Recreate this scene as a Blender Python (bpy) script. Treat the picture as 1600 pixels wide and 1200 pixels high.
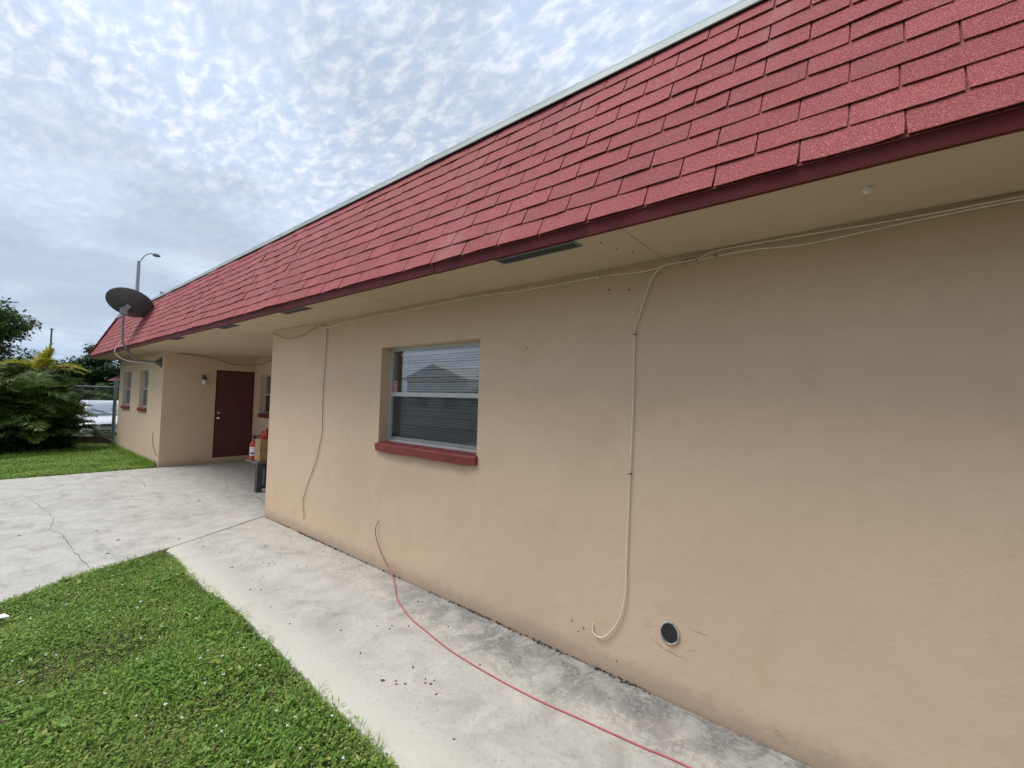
import bpy, bmesh, math, random
import numpy as np
from mathutils import Vector, Matrix
R = math.radians
random.seed(7)
RNG = np.random.default_rng(11)
scene = bpy.context.scene
for o in list(bpy.data.objects):
    bpy.data.objects.remove(o)
COL = scene.collection

# ------------------------------------------------------------------ camera
cam_d = bpy.data.cameras.new("camera")
cam = bpy.data.objects.new("camera", cam_d)
COL.objects.link(cam)
scene.camera = cam
cam_d.sensor_fit = 'HORIZONTAL'
cam_d.sensor_width = 36.0
cam_d.lens = 15.598
cam_d.clip_start = 0.02
cam_d.clip_end = 3000
EYE = 1.638
def cam_matrix(yaw, pitch, roll):
    y, p, r = R(yaw), R(pitch), R(roll)
    fw = Vector((-math.cos(y)*math.cos(p), math.sin(y)*math.cos(p), math.sin(p)))
    rt = Vector((math.sin(y), math.cos(y), 0))
    up = Vector((math.cos(y)*math.sin(p), -math.sin(y)*math.sin(p), math.cos(p)))
    r2 = math.cos(r)*rt + math.sin(r)*up
    u2 = -math.sin(r)*rt + math.cos(r)*up
    m = Matrix((r2, u2, -fw)).transposed().to_4x4()
    m.translation = (0, 0, EYE)
    return m
cam.matrix_world = cam_matrix(50.2106, 2.1493, 1.5799)

# ------------------------------------------------------------------ light
SUN_EL, SUN_AZ = 62.0, (-0.66, -0.75)         # high sun behind thin cloud, in front of the wall
sd = Vector((SUN_AZ[0]*math.cos(R(SUN_EL)), SUN_AZ[1]*math.cos(R(SUN_EL)), math.sin(R(SUN_EL)))).normalized()
sun_d = bpy.data.lights.new("sun", 'SUN')
sun_d.energy = 1.5
sun_d.angle = R(30)
sun_d.color = (1.0, 0.965, 0.91)
sun = bpy.data.objects.new("sun", sun_d)
COL.objects.link(sun)
sun.rotation_euler = sd.to_track_quat('Z', 'Y').to_euler()
sun.location = (0, 0, 30)

vs = scene.view_settings
vs.view_transform = 'Standard'
vs.look = 'None'
vs.exposure = 0.78
vs.gamma = 1.0
vs.use_curve_mapping = False

# ------------------------------------------------------------------ node helpers
class NT:
    def __init__(s, nt): s.nt = nt
    def n(s, typ, ins=None, **props):
        nd = s.nt.nodes.new(typ)
        for k, v in props.items(): setattr(nd, k, v)
        if ins:
            for k, v in ins.items():
                sock = nd.inputs[k]
                if isinstance(v, bpy.types.NodeSocket): s.nt.links.new(v, sock)
                else: sock.default_value = v
        return nd
    def link(s, a, b): s.nt.links.new(a, b)
    def noise(s, vec, scale, detail=3, rough=0.55, dist=0.0):
        return s.n('ShaderNodeTexNoise', {'Vector': vec, 'Scale': scale, 'Detail': detail, 'Roughness': rough, 'Distortion': dist}).outputs['Fac']
    def ramp(s, fac, stops):
        nd = s.n('ShaderNodeValToRGB', {'Fac': fac})
        cr = nd.color_ramp
        while len(cr.elements) < len(stops): cr.elements.new(0.5)
        for e, (p, c) in zip(cr.elements, stops):
            e.position = p
            e.color = tuple(c) + (1,) if not isinstance(c, (int, float)) else (c, c, c, 1)
        return nd.outputs['Color']
    def rng(s, v, a, b, c=0.0, d=1.0, smooth=True):
        nd = s.n('ShaderNodeMapRange', {'Value': v, 'From Min': a, 'From Max': b, 'To Min': c, 'To Max': d})
        if smooth: nd.interpolation_type = 'SMOOTHSTEP'
        return nd.outputs['Result']
    def math(s, op, a, b=0.0, clamp=False):
        return s.n('ShaderNodeMath', {0: a, 1: b}, operation=op, use_clamp=clamp).outputs[0]
    def mix(s, fac, a, b, mode='MIX'):
        nd = s.n('ShaderNodeMix', None, data_type='RGBA', blend_type=mode)
        for i, v in ((0, fac), (6, a), (7, b)):
            if isinstance(v, bpy.types.NodeSocket): s.nt.links.new(v, nd.inputs[i])
            else: nd.inputs[i].default_value = v if i == 0 or len(v) == 4 else tuple(v)+(1,)
        return nd.outputs[2]
    def vmap(s, vec, scale=(1, 1, 1), rot=(0, 0, 0), loc=(0, 0, 0)):
        return s.n('ShaderNodeMapping', {'Vector': vec, 'Scale': scale, 'Rotation': rot, 'Location': loc}).outputs[0]

# ------------------------------------------------------------------ world: nishita sky behind a sheet of broken altocumulus
world = bpy.data.worlds.new("World")
scene.world = world
world.use_nodes = True
world.cycles.sampling_method = 'MANUAL'
world.cycles.sample_map_resolution = 256
wt = world.node_tree
wt.nodes.clear()
w = NT(wt)
sky = w.n('ShaderNodeTexSky', None, sky_type='NISHITA')
sky.sun_disc = False
sky.sun_elevation = R(SUN_EL)
sky.sun_rotation = math.atan2(sd.x, sd.y)
sky.altitude = 0
sky.air_density = 1.0
sky.dust_density = 1.5
tc = w.n('ShaderNodeTexCoord')
dirv = w.n('ShaderNodeVectorMath', {0: tc.outputs['Generated']}, operation='NORMALIZE').outputs[0]
sep = w.n('ShaderNodeSeparateXYZ', {0: dirv})
zc = w.math('ADD', w.math('MAXIMUM', sep.outputs[2], 0.0), 0.16)
uu = w.math('DIVIDE', sep.outputs[0], zc)
vv = w.math('DIVIDE', sep.outputs[1], zc)
uv = w.n('ShaderNodeCombineXYZ', {0: uu, 1: vv, 2: 0.0}).outputs[0]
def n2(vec, scale, detail, rough=0.55, dist=0.0):
    return w.n('ShaderNodeTexNoise', {'Vector': vec, 'Scale': scale, 'Detail': detail, 'Roughness': rough, 'Distortion': dist}, noise_dimensions='2D').outputs['Fac']
uvr = w.vmap(uv, scale=(1.0, 1.7, 1), rot=(0, 0, R(28)))
broad = n2(uv, 1.1, 2.0, 0.5)
fine = n2(uvr, 15.0, 4.0, 0.58, 0.2)
amp = w.rng(broad, 0.33, 0.6, 0.35, 1.0)
high = w.rng(sep.outputs[2], 0.15, 0.5, 0.35, 1.0)
tex = w.rng(w.math('MULTIPLY', w.math('SUBTRACT', fine, 0.5), w.math('MULTIPLY', amp, high)), -0.24, 0.26, 0.0, 1.0)
shade = w.ramp(tex, [(0.0, (6.9, 8.3, 10.7)), (0.38, (7.8, 9.0, 11.1)), (0.60, (8.7, 9.7, 11.5)), (1.0, (10.9, 11.6, 12.7))])
low = w.noise(w.vmap(dirv, scale=(1, 1, 3.2)), 5.0, 3.0, 0.55)
lowc = w.ramp(low, [(0.3, (5.4, 7.0, 9.6)), (0.55, (6.7, 8.1, 10.3)), (0.72, (8.7, 9.6, 11.2))])
lowf = w.rng(sep.outputs[2], 0.10, 0.42, 1.0, 0.0)
cloud = w.mix(w.math('MULTIPLY', lowf, 0.75), shade, lowc)
# thin cloud is brighter round the hidden sun
dots = w.n('ShaderNodeVectorMath', {0: dirv, 1: tuple(sd)}, operation='DOT_PRODUCT').outputs['Value']
glow = w.rng(dots, 0.55, 1.0, 0.92, 1.35)
glow = w.math('MULTIPLY', glow, w.rng(n2(uv, 1.7, 2.0, 0.5), 0.36, 0.62, 1.06, 0.90))
cloud = w.n('ShaderNodeVectorMath', {0: cloud, 'Scale': glow}, operation='SCALE').outputs[0]
gap = w.rng(w.math('ADD', broad, w.math('MULTIPLY', tex, 0.25)), 0.34, 0.52, 0.86, 0.98)
skyc = w.mix(gap, sky.outputs[0], cloud)
bg = w.n('ShaderNodeBackground', {'Color': skyc, 'Strength': 0.052})
w.link(bg.outputs[0], w.n('ShaderNodeOutputWorld').inputs[0])

# ------------------------------------------------------------------ materials
def mat(name):
    m = bpy.data.materials.new(name)
    m.use_nodes = True
    nt = m.node_tree
    nt.nodes.clear()
    t = NT(nt)
    out = t.n('ShaderNodeOutputMaterial')
    bs = t.n('ShaderNodeBsdfPrincipled')
    t.link(bs.outputs[0], out.inputs[0])
    t.bs, t.out, t.m = bs, out, m
    t.P = t.n('ShaderNodeTexCoord').outputs['Object']
    t.W = t.n('ShaderNodeNewGeometry').outputs['Position']
    return t
def setb(t, color=None, rough=None, metal=None, spec=None):
    for k, v in (('Base Color', color), ('Roughness', rough), ('Metallic', metal), ('Specular IOR Level', spec)):
        if v is None: continue
        if isinstance(v, bpy.types.NodeSocket): t.link(v, t.bs.inputs[k])
        else: t.bs.inputs[k].default_value = tuple(v)+(1,) if k == 'Base Color' and len(v) == 3 else v
def bump(t, h, strength=0.3, dist=0.01):
    b = t.n('ShaderNodeBump', {'Height': h, 'Strength': strength, 'Distance': dist})
    t.link(b.outputs[0], t.bs.inputs['Normal'])
def plain(name, col, rough=0.6, metal=0.0, var=0.12, scale=9.0, bmp=0.0, spec=0.5):
    t = mat(name)
    f = t.noise(t.W, scale, 4, 0.6)
    a = tuple(c*(1-var) for c in col)
    b = tuple(min(1, c*(1+var)) for c in col)
    setb(t, t.ramp(f, [(0.3, a), (0.7, b)]), rough, metal, spec)
    if bmp: bump(t, t.noise(t.W, scale*6, 3), bmp, 0.004)
    return t.m
M = {}

def stucco(name, col):
    t = mat(name)
    big = t.noise(t.W, 0.55, 4, 0.55, 0.4)
    mid = t.noise(t.W, 3.2, 5, 0.62, 0.3)
    fine = t.noise(t.W, 70, 3, 0.6)
    c0 = t.ramp(big, [(0.3, tuple(c*0.93 for c in col)), (0.7, tuple(min(1, c*1.05) for c in col))])
    c1 = t.mix(t.rng(mid, 0.52, 0.72, 0, 0.40), c0, (col[0]*0.90, col[1]*0.87, col[2]*0.84))
    pat = t.noise(t.W, 1.5, 2, 0.4, 1.2)
    c1 = t.mix(t.rng(pat, 0.575, 0.60, 0, 0.30), c1, (col[0]*1.07, col[1]*1.07, col[2]*1.08))
    # drips and rubbed marks
    st = t.noise(t.vmap(t.W, scale=(5, 5, 0.55)), 1.4, 4, 0.6, 0.2)
    c2 = t.mix(t.rng(st, 0.60, 0.80, 0, 0.14), c1, (col[0]*0.72, col[1]*0.68, col[2]*0.62))
    # splash dirt along the foot of the wall
    z = t.n('ShaderNodeSeparateXYZ', {0: t.W}).outputs[2]
    low = t.math('MULTIPLY', t.rng(t.math('ADD', z, t.math('MULTIPLY', t.noise(t.W, 14, 4), -0.12)), -0.04, 0.10, 1, 0), 0.38)
    c3 = t.mix(low, c2, (0.20, 0.165, 0.13))
    # fine mottling of old brushed paint
    c4 = t.mix(t.rng(t.noise(t.W, 13, 5, 0.7, 0.3), 0.45, 0.75, 0, 0.22), c3, (col[0]*0.84, col[1]*0.80, col[2]*0.76))
    setb(t, c4, 0.88, 0, 0.25)
    h = t.math('ADD', t.math('MULTIPLY', fine, 0.35), t.math('ADD', t.math('MULTIPLY', t.noise(t.W, 9, 2, 0.5), 0.45), t.math('MULTIPLY', mid, 0.9)))
    bump(t, h, 0.32, 0.012)
    return t.m
M['wall'] = stucco('stucco_beige', (0.638, 0.474, 0.333))
M['soffit'] = stucco('soffit_paint', (0.57, 0.455, 0.325))

t = mat('shingle_red')
oi = t.n('ShaderNodeObjectInfo').outputs['Random']
isl = t.n('ShaderNodeNewGeometry').outputs['Random Per Island']
rnd = t.math('FRACT', t.math('ADD', oi, isl))
gran = t.noise(t.W, 210, 2, 0.7)
gran2 = t.noise(t.W, 75, 3, 0.7)
blot = t.noise(t.W, 5.5, 4, 0.6)
c = t.ramp(gran, [(0.28, (0.110, 0.017, 0.018)), (0.5, (0.300, 0.060, 0.060)), (0.63, (0.430, 0.118, 0.112)), (0.76, (0.68, 0.42, 0.37))])
c = t.mix(t.rng(gran2, 0.5, 0.7, 0, 0.35), c, (0.31, 0.070, 0.074))
c = t.mix(t.rng(blot, 0.52, 0.74, 0, 0.30), c, (0.205, 0.055, 0.060))
strk = t.noise(t.vmap(t.W, scale=(3.2, 0.6, 0.5)), 1.3, 4, 0.6, 0.2)
c = t.mix(t.rng(strk, 0.52, 0.74, 0, 0.32), c, (0.40, 0.19, 0.185))
c = t.mix(1.0, c, t.ramp(rnd, [(0.0, (0.89, 0.87, 0.88)), (0.35, (0.98, 0.97, 0.97)), (0.7, (1.02, 1.03, 1.03)), (1.0, (1.09, 1.12, 1.12))]), 'MULTIPLY')
setb(t, c, 0.82, 0, 0.45)
bump(t, t.math('ADD', gran, t.math('MULTIPLY', blot, 1.5)), 0.55, 0.004)
M['shingle'] = t.m
M['fascia'] = plain('fascia_maroon_paint', (0.100, 0.012, 0.013), 0.6, var=0.2, scale=4, bmp=0.1, spec=0.2)
t = mat('metal_edge')
f = t.noise(t.vmap(t.W, scale=(0.9, 6, 6)), 2.2, 5, 0.65)
setb(t, t.ramp(f, [(0.3, (0.24, 0.28, 0.26)), (0.55, (0.37, 0.41, 0.39)), (0.75, (0.31, 0.32, 0.30))]), 0.55, 0.1, 0.3)
bump(t, f, 0.2, 0.01)
M['edge'] = t.m

def concrete(name, dark_band):
    t = mat(name)
    P = t.W
    big = t.noise(P, 0.75, 5, 0.6, 0.6)
    mid = t.noise(P, 4.0, 6, 0.68, 0.8)
    fin = t.noise(P, 38, 5, 0.72)
    spk = t.noise(P, 150, 2, 0.6)
    c = t.ramp(mid, [(0.26, (0.275, 0.255, 0.222)), (0.44, (0.425, 0.402, 0.356)), (0.60, (0.51, 0.485, 0.434)), (0.8, (0.59, 0.555, 0.475))])
    c = t.mix(t.rng(big, 0.40, 0.66, 0, 0.35), c, (0.57, 0.55, 0.50))
    c = t.mix(t.rng(t.noise(P, 1.6, 4, 0.6), 0.60, 0.74, 0, 0.30), c, (0.53, 0.44, 0.385))
    c = t.mix(t.rng(fin, 0.52, 0.68, 0, 0.55), c, (0.26, 0.25, 0.24))
    c = t.mix(t.rng(spk, 0.64, 0.74, 0, 0.5), c, (0.17, 0.165, 0.16))
    if dark_band:
        s = t.n('ShaderNodeSeparateXYZ', {0: P})
        rag = t.math('ADD', t.math('MULTIPLY', t.math('SUBTRACT', t.noise(P, 2.1, 6, 0.7, 1.0), 0.5), 1.05), t.math('MULTIPLY', t.math('SUBTRACT', fin, 0.5), 0.55))
        wall_d = t.rng(t.math('ADD', s.outputs[1], rag), 1.98, 2.36, 0, 1)
        along = t.rng(s.outputs[0], -4.6, -1.9, 0.30, 1.0)
        mil = t.math('MULTIPLY', wall_d, along)
        c = t.mix(t.math('MULTIPLY', t.math('MULTIPLY', mil, t.rng(t.noise(P, 5.5, 5, 0.7, 0.6), 0.36, 0.56, 0.35, 1.0)), 0.85), c, t.ramp(fin, [(0.38, (0.10, 0.10, 0.098)), (0.52, (0.20, 0.195, 0.185)), (0.66, (0.34, 0.33, 0.30))]))
        # lime bloom at the ragged rim of the mildew and along the lawn edge
        rim = t.math('MULTIPLY', t.rng(mil, 0.05, 0.35), t.rng(mil, 0.35, 0.75, 1, 0))
        c = t.mix(t.math('MULTIPLY', t.math('MULTIPLY', rim, t.rng(t.noise(P, 30, 5, 0.75, 0.5), 0.47, 0.58)), 0.65), c, (0.56, 0.53, 0.44))
        lawn = t.rng(t.math('ADD', s.outputs[1], t.math('MULTIPLY', t.math('SUBTRACT', mid, 0.5), 0.6)), 1.36, 1.62, 1, 0)
        c = t.mix(t.math('MULTIPLY', lawn, 0.55), c, (0.63, 0.60, 0.51))
    else:
        s = t.n('ShaderNodeSeparateXYZ', {0: P})
        tyre = t.noise(t.vmap(P, scale=(0.5, 2.4, 1)), 1.5, 5, 0.65, 0.5)
        c = t.mix(t.rng(tyre, 0.54, 0.72, 0, 0.45), c, (0.24, 0.235, 0.225))
        rear_dark = t.rng(t.math('ADD', s.outputs[1], t.math('MULTIPLY', t.math('SUBTRACT', mid, 0.5), 2.0)), 2.2, 3.8, 0, 1)  # speckled darkening towards the back of the carport
        c = t.mix(t.math('MULTIPLY', t.math('MULTIPLY', rear_dark, t.rng(fin, 0.42, 0.62)), 0.5), c, (0.17, 0.165, 0.16))
    setb(t, c, 0.87, 0, 0.3)
    bump(t, t.math('ADD', t.math('MULTIPLY', mid, 1.3), t.math('ADD', t.math('MULTIPLY', fin, 0.7), t.math('MULTIPLY', spk, 0.25))), 0.38, 0.008)
    return t.m
M['walk'] = concrete('concrete_walk', True)
M['drive'] = concrete('concrete_drive', False)

t = mat('soil_and_turf')
f = t.noise(t.W, 1.2, 6, 0.65)
g = t.noise(t.W, 45, 3, 0.7)
c = t.ramp(f, [(0.3, (0.030, 0.050, 0.014)), (0.55, (0.045, 0.075, 0.020)), (0.75, (0.075, 0.070, 0.035))])
c = t.mix(t.rng(g, 0.45, 0.65, 0, 0.6), c, (0.045, 0.038, 0.022))
setb(t, c, 0.95, 0, 0.1)
bump(t, g, 0.8, 0.03)
M['soil'] = t.m
M['asphalt'] = plain('asphalt', (0.16, 0.155, 0.15), 0.9, var=0.25, scale=3, bmp=0.3)
M['dirt'] = plain('dark_dirt', (0.035, 0.030, 0.024), 0.95, var=0.4, scale=30, spec=0.1)

def leafmat(name, stops, trans=0.3, rough=0.5):
    t = mat(name)
    isl = t.n('ShaderNodeNewGeometry').outputs['Random Per Island']
    patch = t.noise(t.W, 1.7, 3, 0.6)
    f = t.math('ADD', t.math('MULTIPLY', isl, 0.65), t.math('MULTIPLY', patch, 0.5), True)
    c = t.ramp(f, stops)
    setb(t, c, rough, 0, 0.35)
    tr = t.n('ShaderNodeBsdfTranslucent', {'Color': c})
    mx = t.n('ShaderNodeMixShader', {0: trans})
    t.link(t.bs.outputs[0], mx.inputs[1]); t.link(tr.outputs[0], mx.inputs[2])
    t.link(mx.outputs[0], t.out.inputs[0])
    return t.m
M['grass'] = leafmat('lawn_green', [(0.1, (0.042, 0.105, 0.014)), (0.36, (0.135, 0.285, 0.036)), (0.60, (0.240, 0.420, 0.060)), (0.82, (0.38, 0.48, 0.10)), (0.97, (0.50, 0.41, 0.18))], 0.40)
M['straw'] = leafmat('dry_thatch', [(0.1, (0.10, 0.075, 0.04)), (0.9, (0.26, 0.20, 0.11))], 0.2, 0.8)
M['leaf_dark'] = leafmat('leaf_dark', [(0.1, (0.010, 0.030, 0.010)), (0.5, (0.024, 0.065, 0.020)), (0.9, (0.060, 0.120, 0.035))], 0.22)
M['leaf_mid'] = leafmat('leaf_mid', [(0.1, (0.020, 0.055, 0.016)), (0.5, (0.055, 0.120, 0.034)), (0.9, (0.15, 0.215, 0.07))], 0.28)
M['palm'] = leafmat('palm_green', [(0.1, (0.024, 0.066, 0.014)), (0.5, (0.078, 0.160, 0.030)), (0.9, (0.25, 0.29, 0.075))], 0.28)
M['palm_yellow'] = leafmat('palm_yellow', [(0.1, (0.17, 0.25, 0.02)), (0.5, (0.40, 0.43, 0.05)), (0.9, (0.60, 0.50, 0.07))], 0.42)
M['bark'] = plain('bark', (0.10, 0.085, 0.065), 0.9, var=0.35, scale=14, bmp=0.5)
M['petal'] = plain('petal_white', (0.78, 0.78, 0.74), 0.6, var=0.05)

M['alum'] = plain('white_aluminium', (0.50, 0.51, 0.49), 0.4, 0.2, var=0.08)
M['alum_dull'] = plain('dull_aluminium', (0.30, 0.32, 0.31), 0.5, 0.3, var=0.12)
M['blind'] = plain('blind_slat', (0.82, 0.83, 0.81), 0.55, var=0.04, scale=3)
M['sill'] = plain('sill_red_paint', (0.200, 0.030, 0.027), 0.55, var=0.15, scale=11, bmp=0.15)
M['door'] = plain('door_maroon_paint', (0.105, 0.028, 0.027), 0.5, var=0.10, scale=5, bmp=0.05)
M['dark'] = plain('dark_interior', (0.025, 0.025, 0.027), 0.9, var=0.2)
M['room'] = plain('room_wall', (0.32, 0.30, 0.27), 0.9, var=0.08)
M['curtain'] = plain('curtain_grey', (0.34, 0.32, 0.36), 0.9, var=0.2, scale=6)
M['cable'] = plain('cable_cream', (0.74, 0.67, 0.52), 0.5, var=0.12, scale=20)
M['cable_dark'] = plain('cable_brown', (0.11, 0.08, 0.05), 0.6, var=0.3, scale=20)
M['cable_red'] = plain('cable_red', (0.46, 0.095, 0.115), 0.45, var=0.15, scale=15)
M['cable_red_dull'] = plain('cable_sheath_brown', (0.20, 0.075, 0.05), 0.5, var=0.2, scale=20)
M['black'] = plain('black_plastic', (0.018, 0.018, 0.020), 0.45, var=0.2)
M['dish'] = plain('dish_grey', (0.085, 0.088, 0.098), 0.5, var=0.10, scale=4)
M['galv'] = plain('galvanised_steel', (0.24, 0.25, 0.26), 0.5, 0.5, var=0.15, scale=12)
M['lampgrey'] = plain('pole_concrete', (0.36, 0.35, 0.37), 0.8, var=0.1)
M['carpaint'] = plain('car_white_paint', (0.72, 0.73, 0.76), 0.25, var=0.03)
M['tyre'] = plain('tyre_rubber', (0.02, 0.02, 0.02), 0.8, var=0.2)
M['chrome'] = plain('chrome', (0.75, 0.75, 0.77), 0.15, 1.0, var=0.05)
M['card'] = plain('cardboard', (0.40, 0.25, 0.12), 0.85, var=0.12, scale=7)
M['tape'] = plain('brown_tape', (0.33, 0.16, 0.08), 0.4, var=0.1)
M['ext'] = plain('extinguisher_red', (0.42, 0.035, 0.030), 0.35, var=0.1)
M['white'] = plain('white_paint', (0.70, 0.70, 0.68), 0.6, var=0.06)
M['blue'] = plain('label_blue', (0.08, 0.13, 0.34), 0.6, var=0.1)
M['table'] = plain('table_grey', (0.060, 0.064, 0.070), 0.6, var=0.2, scale=8)
M['tabletop'] = plain('table_top_board', (0.17, 0.165, 0.16), 0.7, var=0.2, scale=10)
M['brownroof'] = plain('brown_red_shingle', (0.23, 0.095, 0.075), 0.9, var=0.2, scale=6)
M['paleroof'] = plain('grey_shingle', (0.40, 0.39, 0.375), 0.9, var=0.2, scale=4)
M['neigh'] = plain('pale_stucco', (0.46, 0.43, 0.38), 0.9, var=0.07, scale=2)
M['oppwall'] = plain('white_stucco', (0.66, 0.65, 0.62), 0.9, var=0.06, scale=2)
M['greywall'] = plain('grey_block', (0.16, 0.17, 0.19), 0.9, var=0.12, scale=3)
M['wood'] = plain('weathered_board', (0.105, 0.070, 0.042), 0.85, var=0.3, scale=9, bmp=0.2)
M['scuff'] = plain('scuffed_plaster', (0.34, 0.24, 0.155), 0.9, var=0.2, scale=30)
M['pvc'] = plain('pvc_pipe', (0.46, 0.435, 0.39), 0.45, var=0.55, scale=20, bmp=0.5)
M['chipred'] = plain('paint_chip_red', (0.20, 0.035, 0.04), 0.7, var=0.3, scale=40)
M['leaf_litter'] = plain('leaf_litter', (0.075, 0.055, 0.04), 0.8, var=0.4, scale=40)
M['sticker'] = plain('sticker_red', (0.42, 0.045, 0.05), 0.4, var=0.05)
M['stickerw'] = plain('sticker_white', (0.66, 0.60, 0.58), 0.4, var=0.05)
t = mat('lamp_jar'); setb(t, (0.75, 0.74, 0.70), 0.3, 0, 0.5); M['jar'] = t.m

def glassmat(name, tint=(0.9, 0.93, 0.93), ior=1.5, extra=0.0):
    t = mat(name)
    tr = t.n('ShaderNodeBsdfTransparent', {'Color': tuple(tint)+(1,)})
    gl = t.n('ShaderNodeBsdfGlossy', {'Color': (1, 1, 1, 1), 'Roughness': 0.02})
    fr = t.n('ShaderNodeFresnel', {'IOR': ior}).outputs[0]
    mx = t.n('ShaderNodeMixShader', {0: t.math('ADD', fr, extra, True)})
    t.link(tr.outputs[0], mx.inputs[1]); t.link(gl.outputs[0], mx.inputs[2])
    t.link(mx.outputs[0], t.out.inputs[0])
    return t.m
M['glass'] = glassmat('window_glass', (0.96, 0.98, 0.98), 1.52, 0.16)
M['carglass'] = glassmat('car_glass', (0.5, 0.62, 0.62), 1.6, 0.30)
t = mat('insect_screen')
tr = t.n('ShaderNodeBsdfTransparent', {'Color': (1, 1, 1, 1)})
setb(t, (0.050, 0.056, 0.060), 0.7)
mx = t.n('ShaderNodeMixShader', {0: 0.50})
t.link(tr.outputs[0], mx.inputs[1]); t.link(t.bs.outputs[0], mx.inputs[2]); t.link(mx.outputs[0], t.out.inputs[0])
M['screen'] = t.m
M['ventscreen'] = plain('vent_screen', (0.035, 0.040, 0.038), 0.7, 0.1, var=0.2, scale=60)

# ------------------------------------------------------------------ mesh helpers (objects keep world coordinates; children undo their parent's place)
WORLD = {}
def link(o, parent=None, loc=None):
    COL.objects.link(o)
    if parent is not None:
        o.parent = parent
        pw = WORLD[parent.name]
        o.location = -pw if loc is None else Vector(loc) - pw
    elif loc is not None:
        o.location = loc
    WORLD[o.name] = Vector((0, 0, 0)) if loc is None else Vector(loc)
    return o
def tag(o, label=None, cat=None, group=None, kind=None):
    for k, v in (('label', label), ('category', cat), ('group', group), ('kind', kind)):
        if v: o[k] = v
    return o
def empty(name, loc, label, cat, group=None):
    o = bpy.data.objects.new(name, None)
    o.empty_display_size = 0.2
    link(o, None, loc)
    return tag(o, label, cat, group)

class MB:
    def __init__(s): s.v, s.f = [], []
    def add(s, vs_, fs_):
        k = len(s.v)
        s.v += [tuple(p) for p in vs_]
        s.f += [tuple(i+k for i in f) for f in fs_]
        return s
    def box(s, x0, x1, y0, y1, z0, z1):
        return s.add([(x0, y0, z0), (x1, y0, z0), (x1, y1, z0), (x0, y1, z0), (x0, y0, z1), (x1, y0, z1), (x1, y1, z1), (x0, y1, z1)],
                     [(0, 3, 2, 1), (4, 5, 6, 7), (0, 1, 5, 4), (1, 2, 6, 5), (2, 3, 7, 6), (3, 0, 4, 7)])
    def bar(s, a, b, w_, h_, up=(0, 0, 1)):
        a, b = Vector(a), Vector(b)
        d = (b-a).normalized()
        sd_ = d.cross(Vector(up))
        if sd_.length < 1e-4: sd_ = d.cross(Vector((1, 0, 0)))
        sd_.normalize(); u = sd_.cross(d)
        pts = []
        for q in (a, b):
            for i, j in ((-1, -1), (1, -1), (1, 1), (-1, 1)): pts.append(q + sd_*i*w_/2 + u*j*h_/2)
        return s.add(pts, [(0, 1, 2, 3), (7, 6, 5, 4), (0, 4, 5, 1), (1, 5, 6, 2), (2, 6, 7, 3), (3, 7, 4, 0)])
    def tube(s, pts, r, n=8, caps=True):
        pts = [Vector(p) for p in pts]
        rs = r if isinstance(r, (list, tuple)) else [r]*len(pts)
        base = len(s.v); nrm = None
        for i, p in enumerate(pts):
            d = (pts[min(i+1, len(pts)-1)] - pts[max(i-1, 0)])
            d = d.normalized() if d.length > 1e-9 else Vector((0, 0, 1))
            if nrm is None:
                nrm = d.orthogonal().normalized()
            else:
                nrm = (nrm - d*nrm.dot(d))
                nrm = nrm.normalized() if nrm.length > 1e-6 else d.orthogonal().normalized()
            bi = d.cross(nrm)
            for k in range(n):
                a = 2*math.pi*k/n
                s.v.append(tuple(p + (nrm*math.cos(a) + bi*math.sin(a))*rs[i]))
        for i in range(len(pts)-1):
            for k in range(n):
                a, b = base+i*n+k, base+i*n+(k+1) % n
                s.f.append((a, b, b+n, a+n))
        if caps:
            s.f.append(tuple(base+k for k in range(n))[::-1])
            s.f.append(tuple(base+(len(pts)-1)*n+k for k in range(n)))
        return s
    def lathe(s, prof, c, axis=(0, 0, 1), n=20, ref=None):
        ax = Vector(axis).normalized()
        u = ax.orthogonal().normalized(); v_ = ax.cross(u)
        c = Vector(c); base = len(s.v)
        for r, h in prof:
            for k in range(n):
                a = 2*math.pi*k/n
                s.v.append(tuple(c + ax*h + (u*math.cos(a)+v_*math.sin(a))*r))
        for i in range(len(prof)-1):
            for k in range(n):
                a, b = base+i*n+k, base+i*n+(k+1) % n
                s.f.append((a, b, b+n, a+n))
        return s
    def build(s, name, m, parent=None, smooth=False, bevel=0.0, fix=True):
        me = bpy.data.meshes.new(name)
        me.from_pydata(s.v, [], s.f)
        if fix or bevel:
            bm = bmesh.new(); bm.from_mesh(me)
            if fix: bmesh.ops.recalc_face_normals(bm, faces=bm.faces)
            if bevel:
                bmesh.ops.remove_doubles(bm, verts=bm.verts, dist=1e-5)
                ed = [e for e in bm.edges if len(e.link_faces) == 2 and e.calc_face_angle(0) > 0.6]
                bmesh.ops.bevel(bm, geom=ed, offset=bevel, segments=2, affect='EDGES', profile=0.5)
            bm.to_mesh(me); bm.free()
        me.materials.append(M[m] if isinstance(m, str) else m)
        if smooth:
            me.shade_smooth()
        o = bpy.data.objects.new(name, me)
        return link(o, parent)
def clumpnoise0(x): return np.sin(x*2.3)+.6*np.sin(x*5.1+1)+.5*np.sin(x*11+2)
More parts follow.
